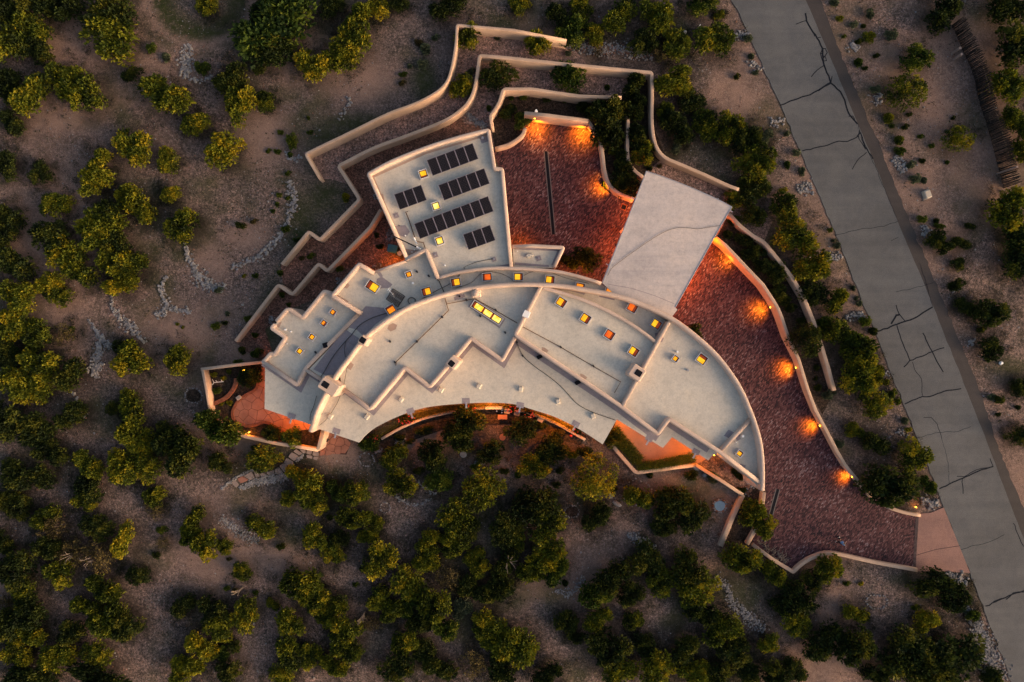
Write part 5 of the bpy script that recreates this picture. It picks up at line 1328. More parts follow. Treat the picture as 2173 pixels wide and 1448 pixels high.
tl = make_labels(TREE_L, 'tree', lambda t: 'juniper')
keyed = {}
def grp_tone(o, t):
    if o.material_slots:
        o.material_slots[0].link = 'OBJECT'; o.material_slots[0].material = LEAF[t]
for i, (px, py, rx, ry, t) in enumerate(TREE_L):
    r = (rx + ry) / 2
    k = 'airy' if t == 'b' else ('round' if (px, py) in ((1921, 198), (1262, 1012), (1707, 722), (2034, 294)) else 'tree')
    me, tr = PROTO[k][i % len(PROTO[k])]
    insite = bool(pip(np.array([P(px, py)[0]]), np.array([P(px, py)[1]]), SITE)[0])
    sc = 1.03 if insite else 1.22
    Rm = r / FPX * (CAM_H - 1.2) * 1.15
    hz = min(Rm * 0.95, 2.4) * rng.uniform(0.9, 1.25)
    x, y = P(px, py, hz * 0.62)
    root = empty('juniper_tree', tl[i], 'tree', 'junipers and pinyons round the house', (x, y, gz(x, y)), rng.uniform(0, 0.5))
    c = link('crown', me, root); grp_tone(c, t)
    ang = rng.choice([0, 1, 2, 3]) * math.pi / 2
    kx, ky = rx / FPX * (CAM_H - 1.2) * sc, ry / FPX * (CAM_H - 1.2) * sc
    if round(ang / (math.pi / 2)) % 2: kx, ky = ky, kx
    c.scale = (kx, ky, hz * 1.12)
    root.rotation_euler[2] = ang + rng.uniform(-.2, .2)
    tk = link('trunk', tr, root); tk.scale = c.scale

sl = make_labels(SHRUB_L, 'shrub', lambda t: 'sagebrush' if t == 's' else 'shrub')
for i, (px, py, rx, ry, t) in enumerate(SHRUB_L):
    me, _ = PROTO['small'][i % 4]
    k = (CAM_H - 0.4) / FPX
    x, y = P(px, py, 0.25)
    o = link('small_shrub' if t != 's' else 'sagebrush', me, None, sl[i].replace('sagebrushs', 'sagebrushes').replace('left-hand tiny', 'left tiny').replace('right-hand tiny', 'right tiny'), 'shrub', 'small shrubs and sage on the open ground', None, (x, y, gz(x, y) - 0.03), rng.uniform(-.3, .3))
    o.scale = (rx * k * 0.95, ry * k * 0.95, (rx + ry) / 2 * k * 1.0)
    grp_tone(o, t)

# ------------------------------------------------------------------ ground cover: pebbles, weeds, twigs
def scatter_pebbles():
    n = 60000
    r = np.random.RandomState(5)
    x = r.uniform(-58, 58, n); y = r.uniform(-39, 39, n)
    dens = vnoise(x, y, 61, 5.0) * 0.6 + vnoise(x, y, 62, 1.6) * 0.4
    keep = (r.rand(n) < np.clip((dens - 0.30) * 2.0, 0.12, 1)) & ~pip(x, y, SITE) & ~pip(x, y, ROADPOLY)
    x, y = x[keep], y[keep]; z = ground_height(x, y)
    n = len(x); s = np.exp(r.normal(-3.2, 0.45, n)); s = np.clip(s, 0.018, 0.14)
    base = np.array([(1, 0, 0), (0.3, 0.9, 0), (-0.8, 0.5, 0), (-0.7, -0.6, 0), (0.4, -0.9, 0), (0, 0, 0.6)])
    a = r.uniform(0, 6.28, n)
    V = np.empty((n, 6, 3))
    jit = r.uniform(0.75, 1.25, (n, 6))
    V[:, :, 0] = (base[:, 0] * np.cos(a)[:, None] - base[:, 1] * np.sin(a)[:, None]) * s[:, None] * jit + x[:, None]
    V[:, :, 1] = (base[:, 0] * np.sin(a)[:, None] + base[:, 1] * np.cos(a)[:, None]) * s[:, None] * jit + y[:, None]
    V[:, :, 2] = base[:, 2] * s[:, None] + z[:, None] - 0.005
    f = [(0, 1, 5), (1, 2, 5), (2, 3, 5), (3, 4, 5), (4, 0, 5)]
    F = (np.array(f)[None] + (np.arange(n) * 6)[:, None, None]).reshape(-1, 3)
    me = bpy.data.meshes.new('pebbles'); me.from_pydata(V.reshape(-1, 3).tolist(), [], F.tolist())
    for m in ('rock', 'rock_pale', 'rock_red'): me.materials.append(M[m])
    mi = np.repeat(r.choice([0, 0, 0, 1, 2, 2, 2, 2, 2], n), 5)
    me.polygons.foreach_set('material_index', mi)
    link('pebbles', me, None, 'loose grey and pink pebbles scattered over the dry ground', 'pebbles', None, 'stuff')
scatter_pebbles()

def scatter_weeds():
    r = np.random.RandomState(15)
    n = 34000
    x = r.uniform(-58, 58, n); y = r.uniform(-39, 39, n)
    dens = vnoise(x, y, 71, 3.6) * 0.55 + vnoise(x, y, 72, 1.1) * 0.45
    keep = (r.rand(n) < np.clip((dens - 0.42) * 4.0, 0.02, 0.9)) & ~pip(x, y, SITE) & ~pip(x, y, ROADPOLY)
    x, y = x[keep], y[keep]; z = ground_height(x, y); n = len(x)
    V = []; T = []
    for i in range(n):
        s = r.uniform(0.05, 0.17); m = 5
        a = r.uniform(0, 6.28, m); d = np.stack([np.cos(a), np.sin(a), r.uniform(0.4, 1.2, m)], 1) * s
        sd = np.stack([-np.sin(a), np.cos(a), np.zeros(m)], 1) * s * 0.22
        p = np.array([x[i], y[i], z[i] - 0.01])
        V.append(np.stack([p - sd, p + sd, p + d], 1).reshape(-1, 3)); T.append(np.full(m * 3, r.uniform(0, 1)))
    V = np.concatenate(V); T = np.concatenate(T)
    F = np.arange(len(V)).reshape(-1, 3)
    me = bpy.data.meshes.new('weeds'); me.from_pydata(V.tolist(), [], F.tolist())
    ca = me.color_attributes.new('tint', 'FLOAT_COLOR', 'POINT'); ca.data.foreach_set('color', np.stack([T, T, T, np.ones(len(T))], 1).ravel().tolist())
    me.materials.append(mat_leaf('dry_weeds', [(0, (0.014, 0.020, 0.010)), (0.5, (0.040, 0.040, 0.024)), (1, (0.12, 0.095, 0.06))]))
    link('ground_weeds', me, None, 'sparse dry weeds and grass scattered over the bare ground', 'weeds', None, 'stuff')
scatter_weeds()

def bed_gravel():
    """coarse gravel and twigs in the terrace beds"""
    r = np.random.RandomState(25)
    for poly, z0, nm, lab, mt in ((BED1, 0.012, 6500, 'coarse pinkish gravel in the upper terrace bed', ('bed', 'rock_red', 'rock_pale')), (BED2, 0.02, 5000, 'loose bark and reddish gravel in the beds round the house', ('bed_red', 'rock_red', 'bark'))):
        xs = [p[0] for p in poly]; ys = [p[1] for p in poly]
        x = r.uniform(min(xs), max(xs), nm); y = r.uniform(min(ys), max(ys), nm)
        k = pip(x, y, poly)
        if poly is BED2: k &= ~pip(x, y, DRIVE)
        x, y = x[k], y[k]; b = MB()
        for i in range(len(x)):
            s = r.uniform(0.025, 0.075); a = r.uniform(0, 6.28)
            v = [(x[i] + math.cos(a + q) * s * w, y[i] + math.sin(a + q) * s * w, z0) for q, w in ((0, 1), (1.7, .8), (3.2, 1), (4.6, .8))] + [(x[i], y[i], z0 + s * 0.6)]
            b.add(v, [(0, 1, 4), (1, 2, 4), (2, 3, 4), (3, 0, 4)], int(r.choice([0, 1, 1, 2], 1)[0]))
        b.build('loose_gravel', [M[q] for q in mt], label=lab, cat='gravel', kind='stuff')
bed_gravel()

def undergrowth():
    r = np.random.RandomState(77)
    V = []; T = []
    for px, py, rx, ry, t in TREE_L:
        n = int(10 + (rx + ry) / 2 * 1.0)
        for k in range(n):
            a = r.uniform(0, 6.28); q = r.uniform(0.75, 1.75)
            x, y = P(px + math.cos(a) * rx * q, py + math.sin(a) * ry * q)
            xa, ya = np.array([x]), np.array([y])
            if pip(xa, ya, SITE)[0] or pip(xa, ya, ROADPOLY)[0]: continue
            if vnoise(xa, ya, 88, 3.0)[0] < 0.38: continue
            z = gz(x, y); s = r.uniform(0.15, 0.5); m = int(40 * s / 0.3)
            d = r.normal(size=(m, 3)); d[:, 2] = np.abs(d[:, 2]); d /= np.linalg.norm(d, axis=1)[:, None]
            p = np.array([x, y, z]) + d * s * r.uniform(0.3, 1, (m, 1)) * np.array([1.2, 1.2, 0.7])
            sd = np.cross(d, r.normal(size=(m, 3))); sd /= np.linalg.norm(sd, axis=1)[:, None]
            V.append(np.stack([p - sd * 0.02, p + sd * 0.02, p + d * 0.13 + sd * 0.02], 1).reshape(-1, 3)); T.append(np.repeat(np.clip(r.uniform(0.1, 0.8) + r.normal(size=m) * 0.15, 0, 1), 3))
    V = np.concatenate(V); T = np.concatenate(T)
    me = bpy.data.meshes.new('undergrowth'); me.from_pydata(V.tolist(), [], np.arange(len(V)).reshape(-1, 3).tolist())
    ca = me.color_attributes.new('tint', 'FLOAT_COLOR', 'POINT'); ca.data.foreach_set('color', np.stack([T, T, T, np.ones(len(T))], 1).ravel().tolist())
    me.materials.append(mat_leaf('undergrowth_foliage', [(0, (0.010, 0.014, 0.008)), (0.5, (0.030, 0.034, 0.018)), (1, (0.085, 0.078, 0.045))]))
    link('undergrowth', me, None, 'low dark brush and small plants growing between the junipers', 'undergrowth', None, 'stuff')
undergrowth()

# ------------------------------------------------------------------ stone lines, channels and rings
def rocks(label, lines, cat='stones', mats=('rock', 'rock_pale', 'rock'), size=(0.09, 0.2), dens=1.0, name='rock_line', ring=False):
    b = MB()
    for ln in lines:
        pts = catmull([(p[0], p[1], p[2]) for p in ln], 4)
        for i in range(len(pts) - 1):
            (x0, y0), (x1, y1) = P(*pts[i][:2]), P(*pts[i + 1][:2])
            w = pts[i][2] / FPX * CAM_H; L = math.dist((x0, y0), (x1, y1))
            dx, dy = (x1 - x0) / (L + 1e-6), (y1 - y0) / (L + 1e-6)
            for k in range(max(1, int(L * max(w, 0.25) / (size[0] + size[1]) ** 2 * 3.4 * dens))):
                t = rng.random(); o = rng.gauss(0, 0.28) * w
                s = rng.uniform(*size)
                x, y = x0 + dx * L * t - dy * o, y0 + dy * L * t + dx * o
                b.stone((x, y, gz(x, y) + s * 0.35), s * rng.uniform(.7, 1.1), s * rng.uniform(.7, 1.0), s * 1.1, rng.uniform(0, 3), rng, rng.choice([0, 1, 2]), 5)
    return b.build(name, [M[m] for m in mats], label=label, cat=cat, kind='stuff')
rocks('stone lined channel leading down from the grassy hollow at the top', [[(397,95,18),(398,120,26),(392,145,24),(398,166,20)],[(402,168,9),(418,172,8),(436,170,6),(448,160,5)]])
rocks('long curved arc of grey rocks left of the zigzag wall', [[(394.6,516,8),(399,540,11),(408,563,14),(421,588,24),(440,605,24),(458,611,16),(480,606,9)]])
rocks('L shaped line of grey rocks left of the biggest arc', [[(355,587,6),(345,605,10),(345,628,14),(354,648,16),(370,659,12),(406,659,12)],[(352,658,18),(340,666,20),(328,670,12)]])
rocks('slanting band of grey rocks tapering at both ends', [[(238,628,5),(238,648,8),(250,668,12),(272,692,22),(290,710,14),(307,728,7)]])
rocks('forked band of grey rocks at the far left', [[(184,676,5),(196,694,8),(210,712,14),(228,732,14),(247,742,6)],[(212,720,14),(208,745,20),(206,775,26),(200,800,16)]])
rocks('short thin line of stones running down to the far left shrubs', [[(156,830,5),(165,852,7),(172,868,6),(181,886,4)]])
rocks('wide stone swale curving beside the terrace walls', [[(617,385,14),(620,410,20),(622,435,20),(616,462,14),(606,480,14),(592,505,12),(572,530,12),(545,547,12),(515,560,9),(491,566,14)],[(600,505,4),(570,520,5),(545,545,4),(520,550,4)]], dens=0.8)
rocks('small stone patch touching the top corner of the outermost wall', [[(606,322,8),(618,340,14),(628,338,12),(640,332,10)]], dens=0.7)
rocks('sparse stones on the grass above the long wall', [[(742,205,14),(738,222,16),(728,246,14),(715,252,12)]], dens=0.4)
rocks('pale stone band below the topmost wall', [[(1204,96,18),(1235,100,24),(1270,104,26),(1310,105,24),(1345,112,22),(1385,120,14)]], size=(0.07, 0.15), mats=('rock', 'rock_pale', 'rock_red'))
rocks('light stones by the road near the top', [[(1553,76,16),(1572,75,20),(1588,80,12)]])
rocks('scattered pale stones at the road edge below the top', [[(1590,140,14),(1600,130,18),(1612,150,16)]], dens=0.5)
rocks('pale stone patch at the road edge above the carport level', [[(1632,262,20),(1650,256,24),(1664,262,12)]], dens=0.5)
rocks('pale stone fan at the road edge level with the carport', [[(1692,404,20),(1708,398,26),(1724,396,18)]])
rocks('pale stones at the road edge beside the sage tufts', [[(1752,550,16),(1770,546,18),(1786,540,12)]], dens=0.8)
rocks('pale stones at the road edge beside the middle junipers', [[(1796,676,16),(1815,670,22),(1834,664,14)]], dens=0.8)
rocks('few white stones by the lower end of the tree row', [[(1878,790,12),(1886,800,12)]], dens=0.6)
rocks('loose stones beside the wedge above the apron', [[(1902,915,18),(1915,922,20),(1925,915,10)]], dens=0.4)
rocks('grey stone pile on the upper right verge', [[(1804,92,16),(1812,100,22),(1818,108,12)]])
rocks('grey stones left of the round bright juniper', [[(1864,196,14),(1866,208,20),(1856,222,12)]], dens=0.8)
rocks('grey stone streak on the verge level with the oval juniper', [[(1899,330,14),(1908,345,20),(1918,366,18)]])
rocks('grey stones on the verge beside the utility box', [[(1962,478,14),(1966,492,22),(1958,502,14)]], dens=0.8)
rocks('few stones at the verge shrub below the carport level', [[(2022,612,14),(2030,620,12)]], dens=0.6)
rocks('round grey stone cluster beside the cracked road', [[(2056,724,14),(2066,728,14)]])
rocks('stones beside the lower right verge shrubs', [[(2105,842,14),(2120,856,12)]], dens=0.4)
rocks('big pale stones above the driveway apron', [[(1958,1052,14),(1966,1062,20),(1975,1072,22),(1990,1072,14)]], size=(0.13, 0.28))
rocks('grey stones under the apron beside the road', [[(2008,1218,12),(2030,1226,24),(2052,1240,18)]], size=(0.10, 0.22))
rocks('long grey gravel ditch along the lower right road edge', [[(2048,1290,12),(2066,1315,22),(2080,1345,30),(2098,1390,40),(2118,1450,44)]], size=(0.07, 0.17), dens=1.2)
rocks('grey cobble strip below the flagstone path', [[(508,1036,7),(525,1030,12),(545,1023,16),(570,1017,18),(592,1014,18),(612,1010,12)],[(628,980,6),(636,972,8),(645,964,6)]], size=(0.06, 0.14), dens=1.4)
rocks('thin line of pale stones along the upper side of the flagstone path', [[(470,1038,5),(490,1022,5),(505,1012,5),(530,1000,5),(545,996,4)]], size=(0.05, 0.10), dens=1.4)
def ring(label, px, py, rx, ry, n, size=(0.05, 0.13), soil=True):
    root = empty('stone_ring', label, 'stone ring')
    pts = []
    for k in range(n):
        t = 2 * math.pi * k / n
        jr = rng.uniform(0.9, 1.1); t += rng.uniform(-.1, .1)
        x, y = P(px + math.cos(t) * rx * jr, py + math.sin(t) * ry * jr)
        b = MB(); s = rng.uniform(*size)
        b.stone((x, y, gz(x, y) + s * 0.3), s, s * 0.8, s, rng.uniform(0, 3), rng, 0, 6)
        b.build('stone', M[rng.choice(['rock', 'rock_pale', 'rock'])], root)
    x, y = P(px, py)
    if soil and 'dark' in label:
        b = MB(); rr = rx / FPX * CAM_H * 0.86; ry2 = ry / FPX * CAM_H * 0.86
        b.prism([(x + math.cos(R(a)) * rr, y + math.sin(R(a)) * ry2) for a in range(0, 360, 20)], gz(x, y) - 0.3, gz(x, y) + 0.05); b.build('soil', M['dark_bed'], root)
ring('small stone ring around bare soil below the porch path junction', 817, 1078, 11, 11, 20)
ring('ragged stone ring at the left tip of the porch planting', 778, 976, 16, 14, 22)
ring('stone ring with dark soil below the wedge patio', 1214, 1086, 15, 13, 20)
ring('oval stone ring below the driveway wall', 1860, 1277, 22, 15, 26)
ring('dark stone ring left of the flagstone garden', 411, 840, 18, 16, 22)
ring('half hidden stone ring beside the stone channel at the top', 430, 147, 18, 17, 20, (0.05, 0.1), False)
ring('stone ring around the base of the shrub at left of the tub', 1353, 1046, 30, 28, 26, (0.06, 0.14), False)
rocks('scatter of pale rubble in the lower right woodland', [[(1333,1133,12),(1350,1142,18),(1372,1154,18),(1393,1160,10)]], size=(0.07, 0.18))
rocks('diagonal band of pale stones in the lower right woodland', [[(1518,1223,14),(1540,1245,18),(1556,1282,20),(1585,1308,24),(1622,1334,18)]], size=(0.06, 0.15), dens=0.7)
rocks('grey stone streak at the middle of the lower woodland', [[(1180,1250,16),(1210,1262,20),(1240,1225,12)]], size=(0.05, 0.13), dens=0.35)
rocks('two rows of stones behind the small ring in the lower garden', [[(840,1052,8),(860,1065,8),(885,1072,6),(915,1058,6)],[(885,1020,6),(910,1040,8),(925,1050,6)]], size=(0.05, 0.13), dens=0.6)
rocks('half circle of white stones above the yellow juniper', [[(1008,985,5),(1014,979,5),(1022,982,5),(1028,987,4)]], size=(0.06, 0.13))
rocks('rubble beside the left tip of the hedge', [[(838,936,10),(850,940,14),(862,932,8)],[(795,962,8),(812,955,8)]], size=(0.06, 0.15), dens=0.8)
rocks('pebble drift across the clearing below the path', [[(470,1098,16),(490,1115,22),(515,1132,24),(550,1148,18)]], size=(0.04, 0.10), dens=0.5)
rocks('curved line of grey rocks at the corner of the solar wing bed', [[(992,240,8),(1000,252,12),(1012,261,14),(1032,268,12)]], size=(0.08, 0.18))
rocks('dark rock pile against the left wall of the solar wing', [[(797,412,14),(800,422,12)]], size=(0.07, 0.14), mats=('rock', 'bark', 'rock'))
rocks('dark rock pile above the blue bin', [[(826,486,16),(830,500,18),(822,510,10)]], size=(0.07, 0.14), mats=('rock', 'bark', 'rock'))
rocks('dark rock pile in the nook beside the middle roof block', [[(790,565,10),(800,568,14),(812,564,10)]], size=(0.07, 0.14), mats=('bark', 'rock', 'bark'))
rocks('dark rock pile beside the scupper of the left roof block', [[(572,672,10),(578,678,14),(574,688,10)]], size=(0.07, 0.14), mats=('rock', 'bark', 'rock'))
rocks('dark rock pile under the bend of the left roof block', [[(716,590,10),(722,598,12)]], size=(0.07, 0.14), mats=('rock', 'bark', 'rock'))
rocks('reddish rock bed at the sharp house corner', [[(1586,1026,14),(1590,1038,18),(1584,1050,12)]], size=(0.08, 0.2), mats=('rock_red', 'rock_red', 'rock'))

def single_rock(label, px, py, w, l, h, rz, mat, bev=0.08, cat='rock', name='boulder', z=None):
    x, y = P(px, py, h)
    b = MB(); b.stone((x, y, gz(x, y) + h / 2), w / 2, l / 2, h, R(rz), rng, 0, 8); return b.build(name, M[mat], label=label, cat=cat)
single_rock('flat pale boulder beside the slanting wall above the tub', 1478, 994, 0.8, 0.55, 0.35, -25, 'rock_pale')
single_rock('grey boulder below the flat pale boulder', 1496, 1009, 0.6, 0.45, 0.3, -25, 'rock')
single_rock('flat grey slab rock left of the junipers by the tub', 1311, 1071, 1.2, 0.55, 0.25, -30, 'rock')
single_rock('small angular rock above the flat slab rock', 1297, 1054, 0.5, 0.7, 0.3, 20, 'rock')
single_rock('white rock on the right verge beside the road', 2127, 771, 0.5, 0.42, 0.3, 20, 'white')
single_rock('round pale boulder on the upper slope', 1454, 68, 0.42, 0.42, 0.32, 0, 'tan_box')
single_rock('pale stone on the grassy ground near the zigzag wall', 514, 647, 0.35, 0.25, 0.2, 0, 'rock_pale')

# round stepping stones
for px, py, r, lab, m in [(983.5, 964, 7.3, 'round pale stepping stone below the middle of the porch', 'rock_pale'), (1066.5, 928, 6.8, 'round pinkish stepping stone beside the dark round shrub', 'flag')]:
    x, y = P(px, py); rr = r / FPX * CAM_H
    b = MB(); b.prism([(x + math.cos(R(a)) * rr, y + math.sin(R(a)) * rr) for a in range(0, 360, 15)], 0, 0.12); b.build('stepping_stone', M[m], label=lab, cat='stone')

# ------------------------------------------------------------------ hedge, flowers, patio grasses
def hedge(label, line, w, h, tone, name='hedge', dens=90, leaf=(0.12, 0.035), up=0.5):
    r = np.random.RandomState(int(abs(line[0][0]) * 10) % 1000)
    V = []; T = []
    pts = PP(catmull(line, 4), h * 0.7)
    for i in range(len(pts) - 1):
        L = math.dist(pts[i], pts[i + 1]); n = int(L * dens * w / 0.6)
        dx, dy = (pts[i + 1][0] - pts[i][0]) / L, (pts[i + 1][1] - pts[i][1]) / L
        for k in range(n):
            t = r.rand() * L; o = r.uniform(-.5, .5) * w; z = h * (1 - (2 * o / w) ** 2 * 0.35) * r.uniform(0.7, 1.0)
            p = np.array([pts[i][0] + dx * t - dy * o, pts[i][1] + dy * t + dx * o, z])
            d = r.normal(size=3); d[2] = abs(d[2]) + up; d /= np.linalg.norm(d)
            s = np.cross(d, r.normal(size=3)); s /= np.linalg.norm(s)
            V += [p - s * leaf[1], p + s * leaf[1], p + d * leaf[0]]; T += [min(1, max(0, r.normal(0.5, 0.22)))] * 3
    me = bpy.data.meshes.new(name); me.from_pydata([tuple(v) for v in V], [], [(i, i + 1, i + 2) for i in range(0, len(V), 3)])
    T = np.array(T); ca = me.color_attributes.new('tint', 'FLOAT_COLOR', 'POINT'); ca.data.foreach_set('color', np.stack([T, T, T, np.ones(len(T))], 1).ravel().tolist())
    me.materials.append(LEAF[tone])
    return link(name, me, None, label, 'hedge' if name == 'hedge' else 'grass', None)
hedge('clipped olive hedge under the left half of the curved porch edge', [(786,933),(820,910),(858,890),(905,877),(955,868),(1000,863),(1040,861)], 0.85, 1.0, 'h', dens=420, leaf=(0.06, 0.03))
hedge('clipped olive hedge under the right half of the curved porch edge', [(1044,861),(1090,865),(1130,874),(1180,892),(1215,910)], 0.85, 1.0, 'h', dens=420, leaf=(0.06, 0.03))
for lab, ln, w in [('fountain grasses down the left side of the lower patio', [(1300,910),(1318,935),(1340,960),(1356,980)], 1.25), ('fountain grasses along the bottom of the lower patio', [(1352,990),(1400,986),(1440,978),(1474,970)], 0.95)]:
    hedge(lab, ln, w, 0.6, 'g', 'ornamental_grass', 330, (0.42, 0.022), 0.15)
def flowers(label, px, py, rx, ry, n, z=1.0):
    root = empty('flower_bush', label, 'flowers', 'red flowers along the porch hedge', (*P(px, py, 0), 0))
    V = []; b = MB(); r = rng
    for k in range(n):
        a = r.uniform(0, 6.28); q = math.sqrt(r.random())
        x, y = math.cos(a) * q * rx / FPX * CAM_H, math.sin(a) * q * ry / FPX * CAM_H
        b.stone((x, y, z * r.uniform(0.8, 1.15)), 0.07, 0.07, 0.07, 0, r, 0, 5)
    b.build('blossom', M['red'], root, kind=None)
    me = PROTO['small'][1][0]; c = link('foliage', me, root); c.scale = (rx / FPX * CAM_H, ry / FPX * CAM_H, z * 0.95); grp_tone(c, 'd')
flowers('red flowering bush left of the second porch spout', 866, 890, 20, 11, 26)
flowers('red flowering bush at the crown of the curved porch', 992, 868, 22, 9, 22)
flowers('red flowering bush by the left of the porch furniture', 1090, 868, 14, 8, 18)
flowers('red flowering bush right of the porch furniture spout', 1124, 878, 13, 8, 16)
flowers('small red flowering bush near the right end of the hedge', 1226, 914, 12, 9, 9)
flowers('small red flowering bush near the left tip of the hedge', 796, 928, 12, 7, 8)
for px, py, lab in [(974,876,'left of two red glass balls below the hedge crown'), (989,876,'right of two red glass balls below the hedge crown'), (1212,925,'red ball on the soil near the right end of the hedge')]:
    x, y = P(px, py, 0.3); b = MB()
    for l, (r, z) in enumerate([(0.08, 0.1), (0.16, 0.2), (0.17, 0.3), (0.12, 0.42), (0.04, 0.47)]):
        b.v += [(x + math.cos(R(k * 36)) * r, y + math.sin(R(k * 36)) * r, z) for k in range(10)]
    b.f = [(l * 10 + k, l * 10 + (k + 1) % 10, (l + 1) * 10 + (k + 1) % 10, (l + 1) * 10 + k) for l in range(4) for k in range(10)] + [tuple(range(40, 50))]; b.m = [0] * len(b.f)
    b.build('red_ball', M['red'], smooth=True, label=lab, cat='ornament')

# porch furniture: table, chairs
def chair(px, py, rz, lab):
    x, y = P(px, py, 0.5); root = empty('patio_chair', lab, 'chair', 'pale chairs in a curve below the porch', (x, y, 0), R(rz))
    b = MB(); b.box((0, 0, 0.42), (0.62, 0.50, 0.1), bev=0.02); b.build('seat', M['flag_pale'], root)
    b = MB(); b.box((0, 0.27, 0.66), (0.62, 0.08, 0.5), bev=0.02); b.build('backrest', M['flag_pale'], root)
    for sx in (-1, 1):
        for sy in (-1, 1):
            b = MB(); b.box((sx * 0.26, sy * 0.2, 0.19), (0.05, 0.05, 0.38)); b.build('leg', M['dark'], root)
for a in [(1076,873.5,-10,'pale patio chair, leftmost of four in the curve below the porch'), (1097,877.5,-15,'pale patio chair, second from left in the curve below the porch'), (1121,883,-20,'orange-lit pale patio chair, third from left in the curve'), (1147,891,-25,'pale patio chair, rightmost of four in the curve below the porch')]: chair(*a)
x, y = P(1066.5, 885.5, 0.5); root = empty('garden_bench', 'plain pinkish oblong bench on the soil below the first patio chair', 'bench', None, (x, y, 0), 0)
b = MB(); b.box((0, 0, 0.46), (1.0, 0.5, 0.09), bev=0.02); b.build('seat', M['flag'], root)
for s in (-1, 1): b = MB(); b.box((s * 0.36, 0, 0.2), (0.1, 0.42, 0.41)); b.build('leg', M['flag_pale'], root)
x, y = P(1048, 866, 0.9); root = empty('serving_counter', 'long narrow counter with small white jars below the porch crown', 'counter', None, (x, y, 0), 0)
b = MB(); b.box((0, 0, 0.85), (1.8, 0.3, 0.06)); b.build('top', M['galv'], root)
for s in (-1, 1): b = MB(); b.box((s * 0.8, 0, 0.41), (0.08, 0.25, 0.82)); b.build('leg', M['dark'], root)
for k, (px, py) in enumerate([(1054,873),(1065,871),(1065,876)]):
    x, y = P(px, py, 0.3); b = MB(); b.tube([(x, y, 0), (x, y, 0.3)], 0.07, 10)
    b.build('white_jar', M['white'], label=['white jar, leftmost of three on the ground by the counter', 'white jar, upper right of three by the counter', 'white jar, lower right of three by the counter'][k], cat='jar')

# ------------------------------------------------------------------ tub, bins, boxes, sculpture
x, y = P(1527, 1073.5); root = empty('water_tub', 'round stone rimmed tub of pale blue water near the slanting wall', 'pond', None, (x, y, 0))
for k in range(18):
    t = 2 * math.pi * k / 18; b = MB(); b.stone((math.cos(t) * 0.68, math.sin(t) * 0.66, 0.12), 0.15, 0.12, 0.2, t, rng, 0, 6); b.build('rim_stone', M['rock' if k % 3 else 'rock_red'], root)
b = MB(); b.prism([(math.cos(R(a)) * 0.56 * (1 + 0.08 * math.sin(R(a * 3))), math.sin(R(a)) * 0.55) for a in range(0, 360, 15)], 0, 0.13); b.build('water', M['water'], root)
x, y = P(1971, 411.5, 0.6); root = empty('utility_box', 'pale tan utility box with rounded edges on the right verge', 'utility box', None, (x, y, gz(x, y)), R(20))
b = MB(); b.box((0, 0, 0.25), (0.72, 0.95, 0.6), bev=0.1, taper=0.94); b.build('housing', M['tan_box'], root)
b = MB(); b.box((0, 0, 0.0), (0.9, 1.1, 0.12)); b.build('base', M['block'], root)
x, y = P(833, 528, 0.9); root = empty('blue_bin', 'blue covered bin against the solar wing wall', 'bin', None, (x, y, 0), R(-12))
b = MB(); b.box((0, 0, 0.45), (0.95, 0.75, 0.9), bev=0.05); b.build('body', M['blue'], root)
b = MB(); b.box((0, 0, 0.94), (1.02, 0.82, 0.08), bev=0.03); b.build('lid', M['blue'], root)
x, y = P(848, 538, 0.6); root = empty('cooling_unit', 'dark machine tucked behind the blue bin at the house wall', 'cooling unit', None, (x, y, 0), R(-25))
b = MB(); b.box((0, 0, 0.3), (0.7, 0.7, 0.6), bev=0.04); b.build('body', M['dark'], root)
b = MB(); b.tube([(0, 0, 0.58), (0, 0, 0.64)], 0.25, 12); b.build('fan_guard', M['galv'], root)
x, y = P(462, 811, 0.2); root = empty('branch_sculpture', 'bare white painted branch lying in the flagstone garden', 'ornament', None, (x, y, 0.1))
b = MB(); b.tube([(0.62, 0.05, 0.12), (-0.35, -0.05, 0.2)], 0.035, 6, r1=0.03); b.build('stem', M['white'], root)
for p0, p1 in [((-0.35,-0.05,.2),(-0.48,0.3,.3)),((-0.35,-0.05,.2),(-0.5,-0.33,.3)),((0.0,0,.17),(-0.12,0.2,.35)),((0.5,0.03,.12),(0.42,0.28,.3))]:
    b = MB(); b.tube([p0, p1], 0.028, 5, r1=0.015); b.build('twig', M['white'], root)
# marker sign and mailbox-like post on the upper slope, white vent on the courtyard wall
x, y = P(1483, 57, 0.8); root = empty('marker_stake', 'thin white marker stake on the slope near the top road', 'marker', None, (x, y, gz(x, y)))
b = MB(); b.tube([(0, 0, 0), (0.05, 0.05, 0.9)], 0.035, 6); b.build('post', M['white'], root)
b = MB(); b.box((0.05, 0.05, 0.95), (0.16, 0.04, 0.16), R(40)); b.build('plate', M['white'], root)
x, y = P(1138, 236.5, 2.1); b = MB(); b.box((x, y, 2.05), (0.3, 0.14, 0.2), bev=0.02); b.box((x, y + 0.12, 2.1), (0.16, 0.12, 0.12)); b.build('wall_vent', M['white'], label='small white fitting on top of the courtyard wall above the lamp', cat='vent')
x, y = P(688, 935, 0.5); root = empty('plant_pot', 'black pot standing against the bright end wall', 'pot', None, (x + 0.2, y, 0))
b = MB(); b.tube([(0, 0, 0), (0, 0, 0.45)], 0.16, 12, r1=0.2); b.build('pot', M['dark'], root)
b = MB(); b.tube([(0, 0, 0.40), (0, 0, 0.455)], 0.17, 12); b.build('soil', M['dark_bed'], root)
x, y = P(1533, 990, 0.5); root = empty('wire_chair', 'small dark wire chair on the walk below the pointed roof', 'chair', None, (x, y, 0), 0.4)
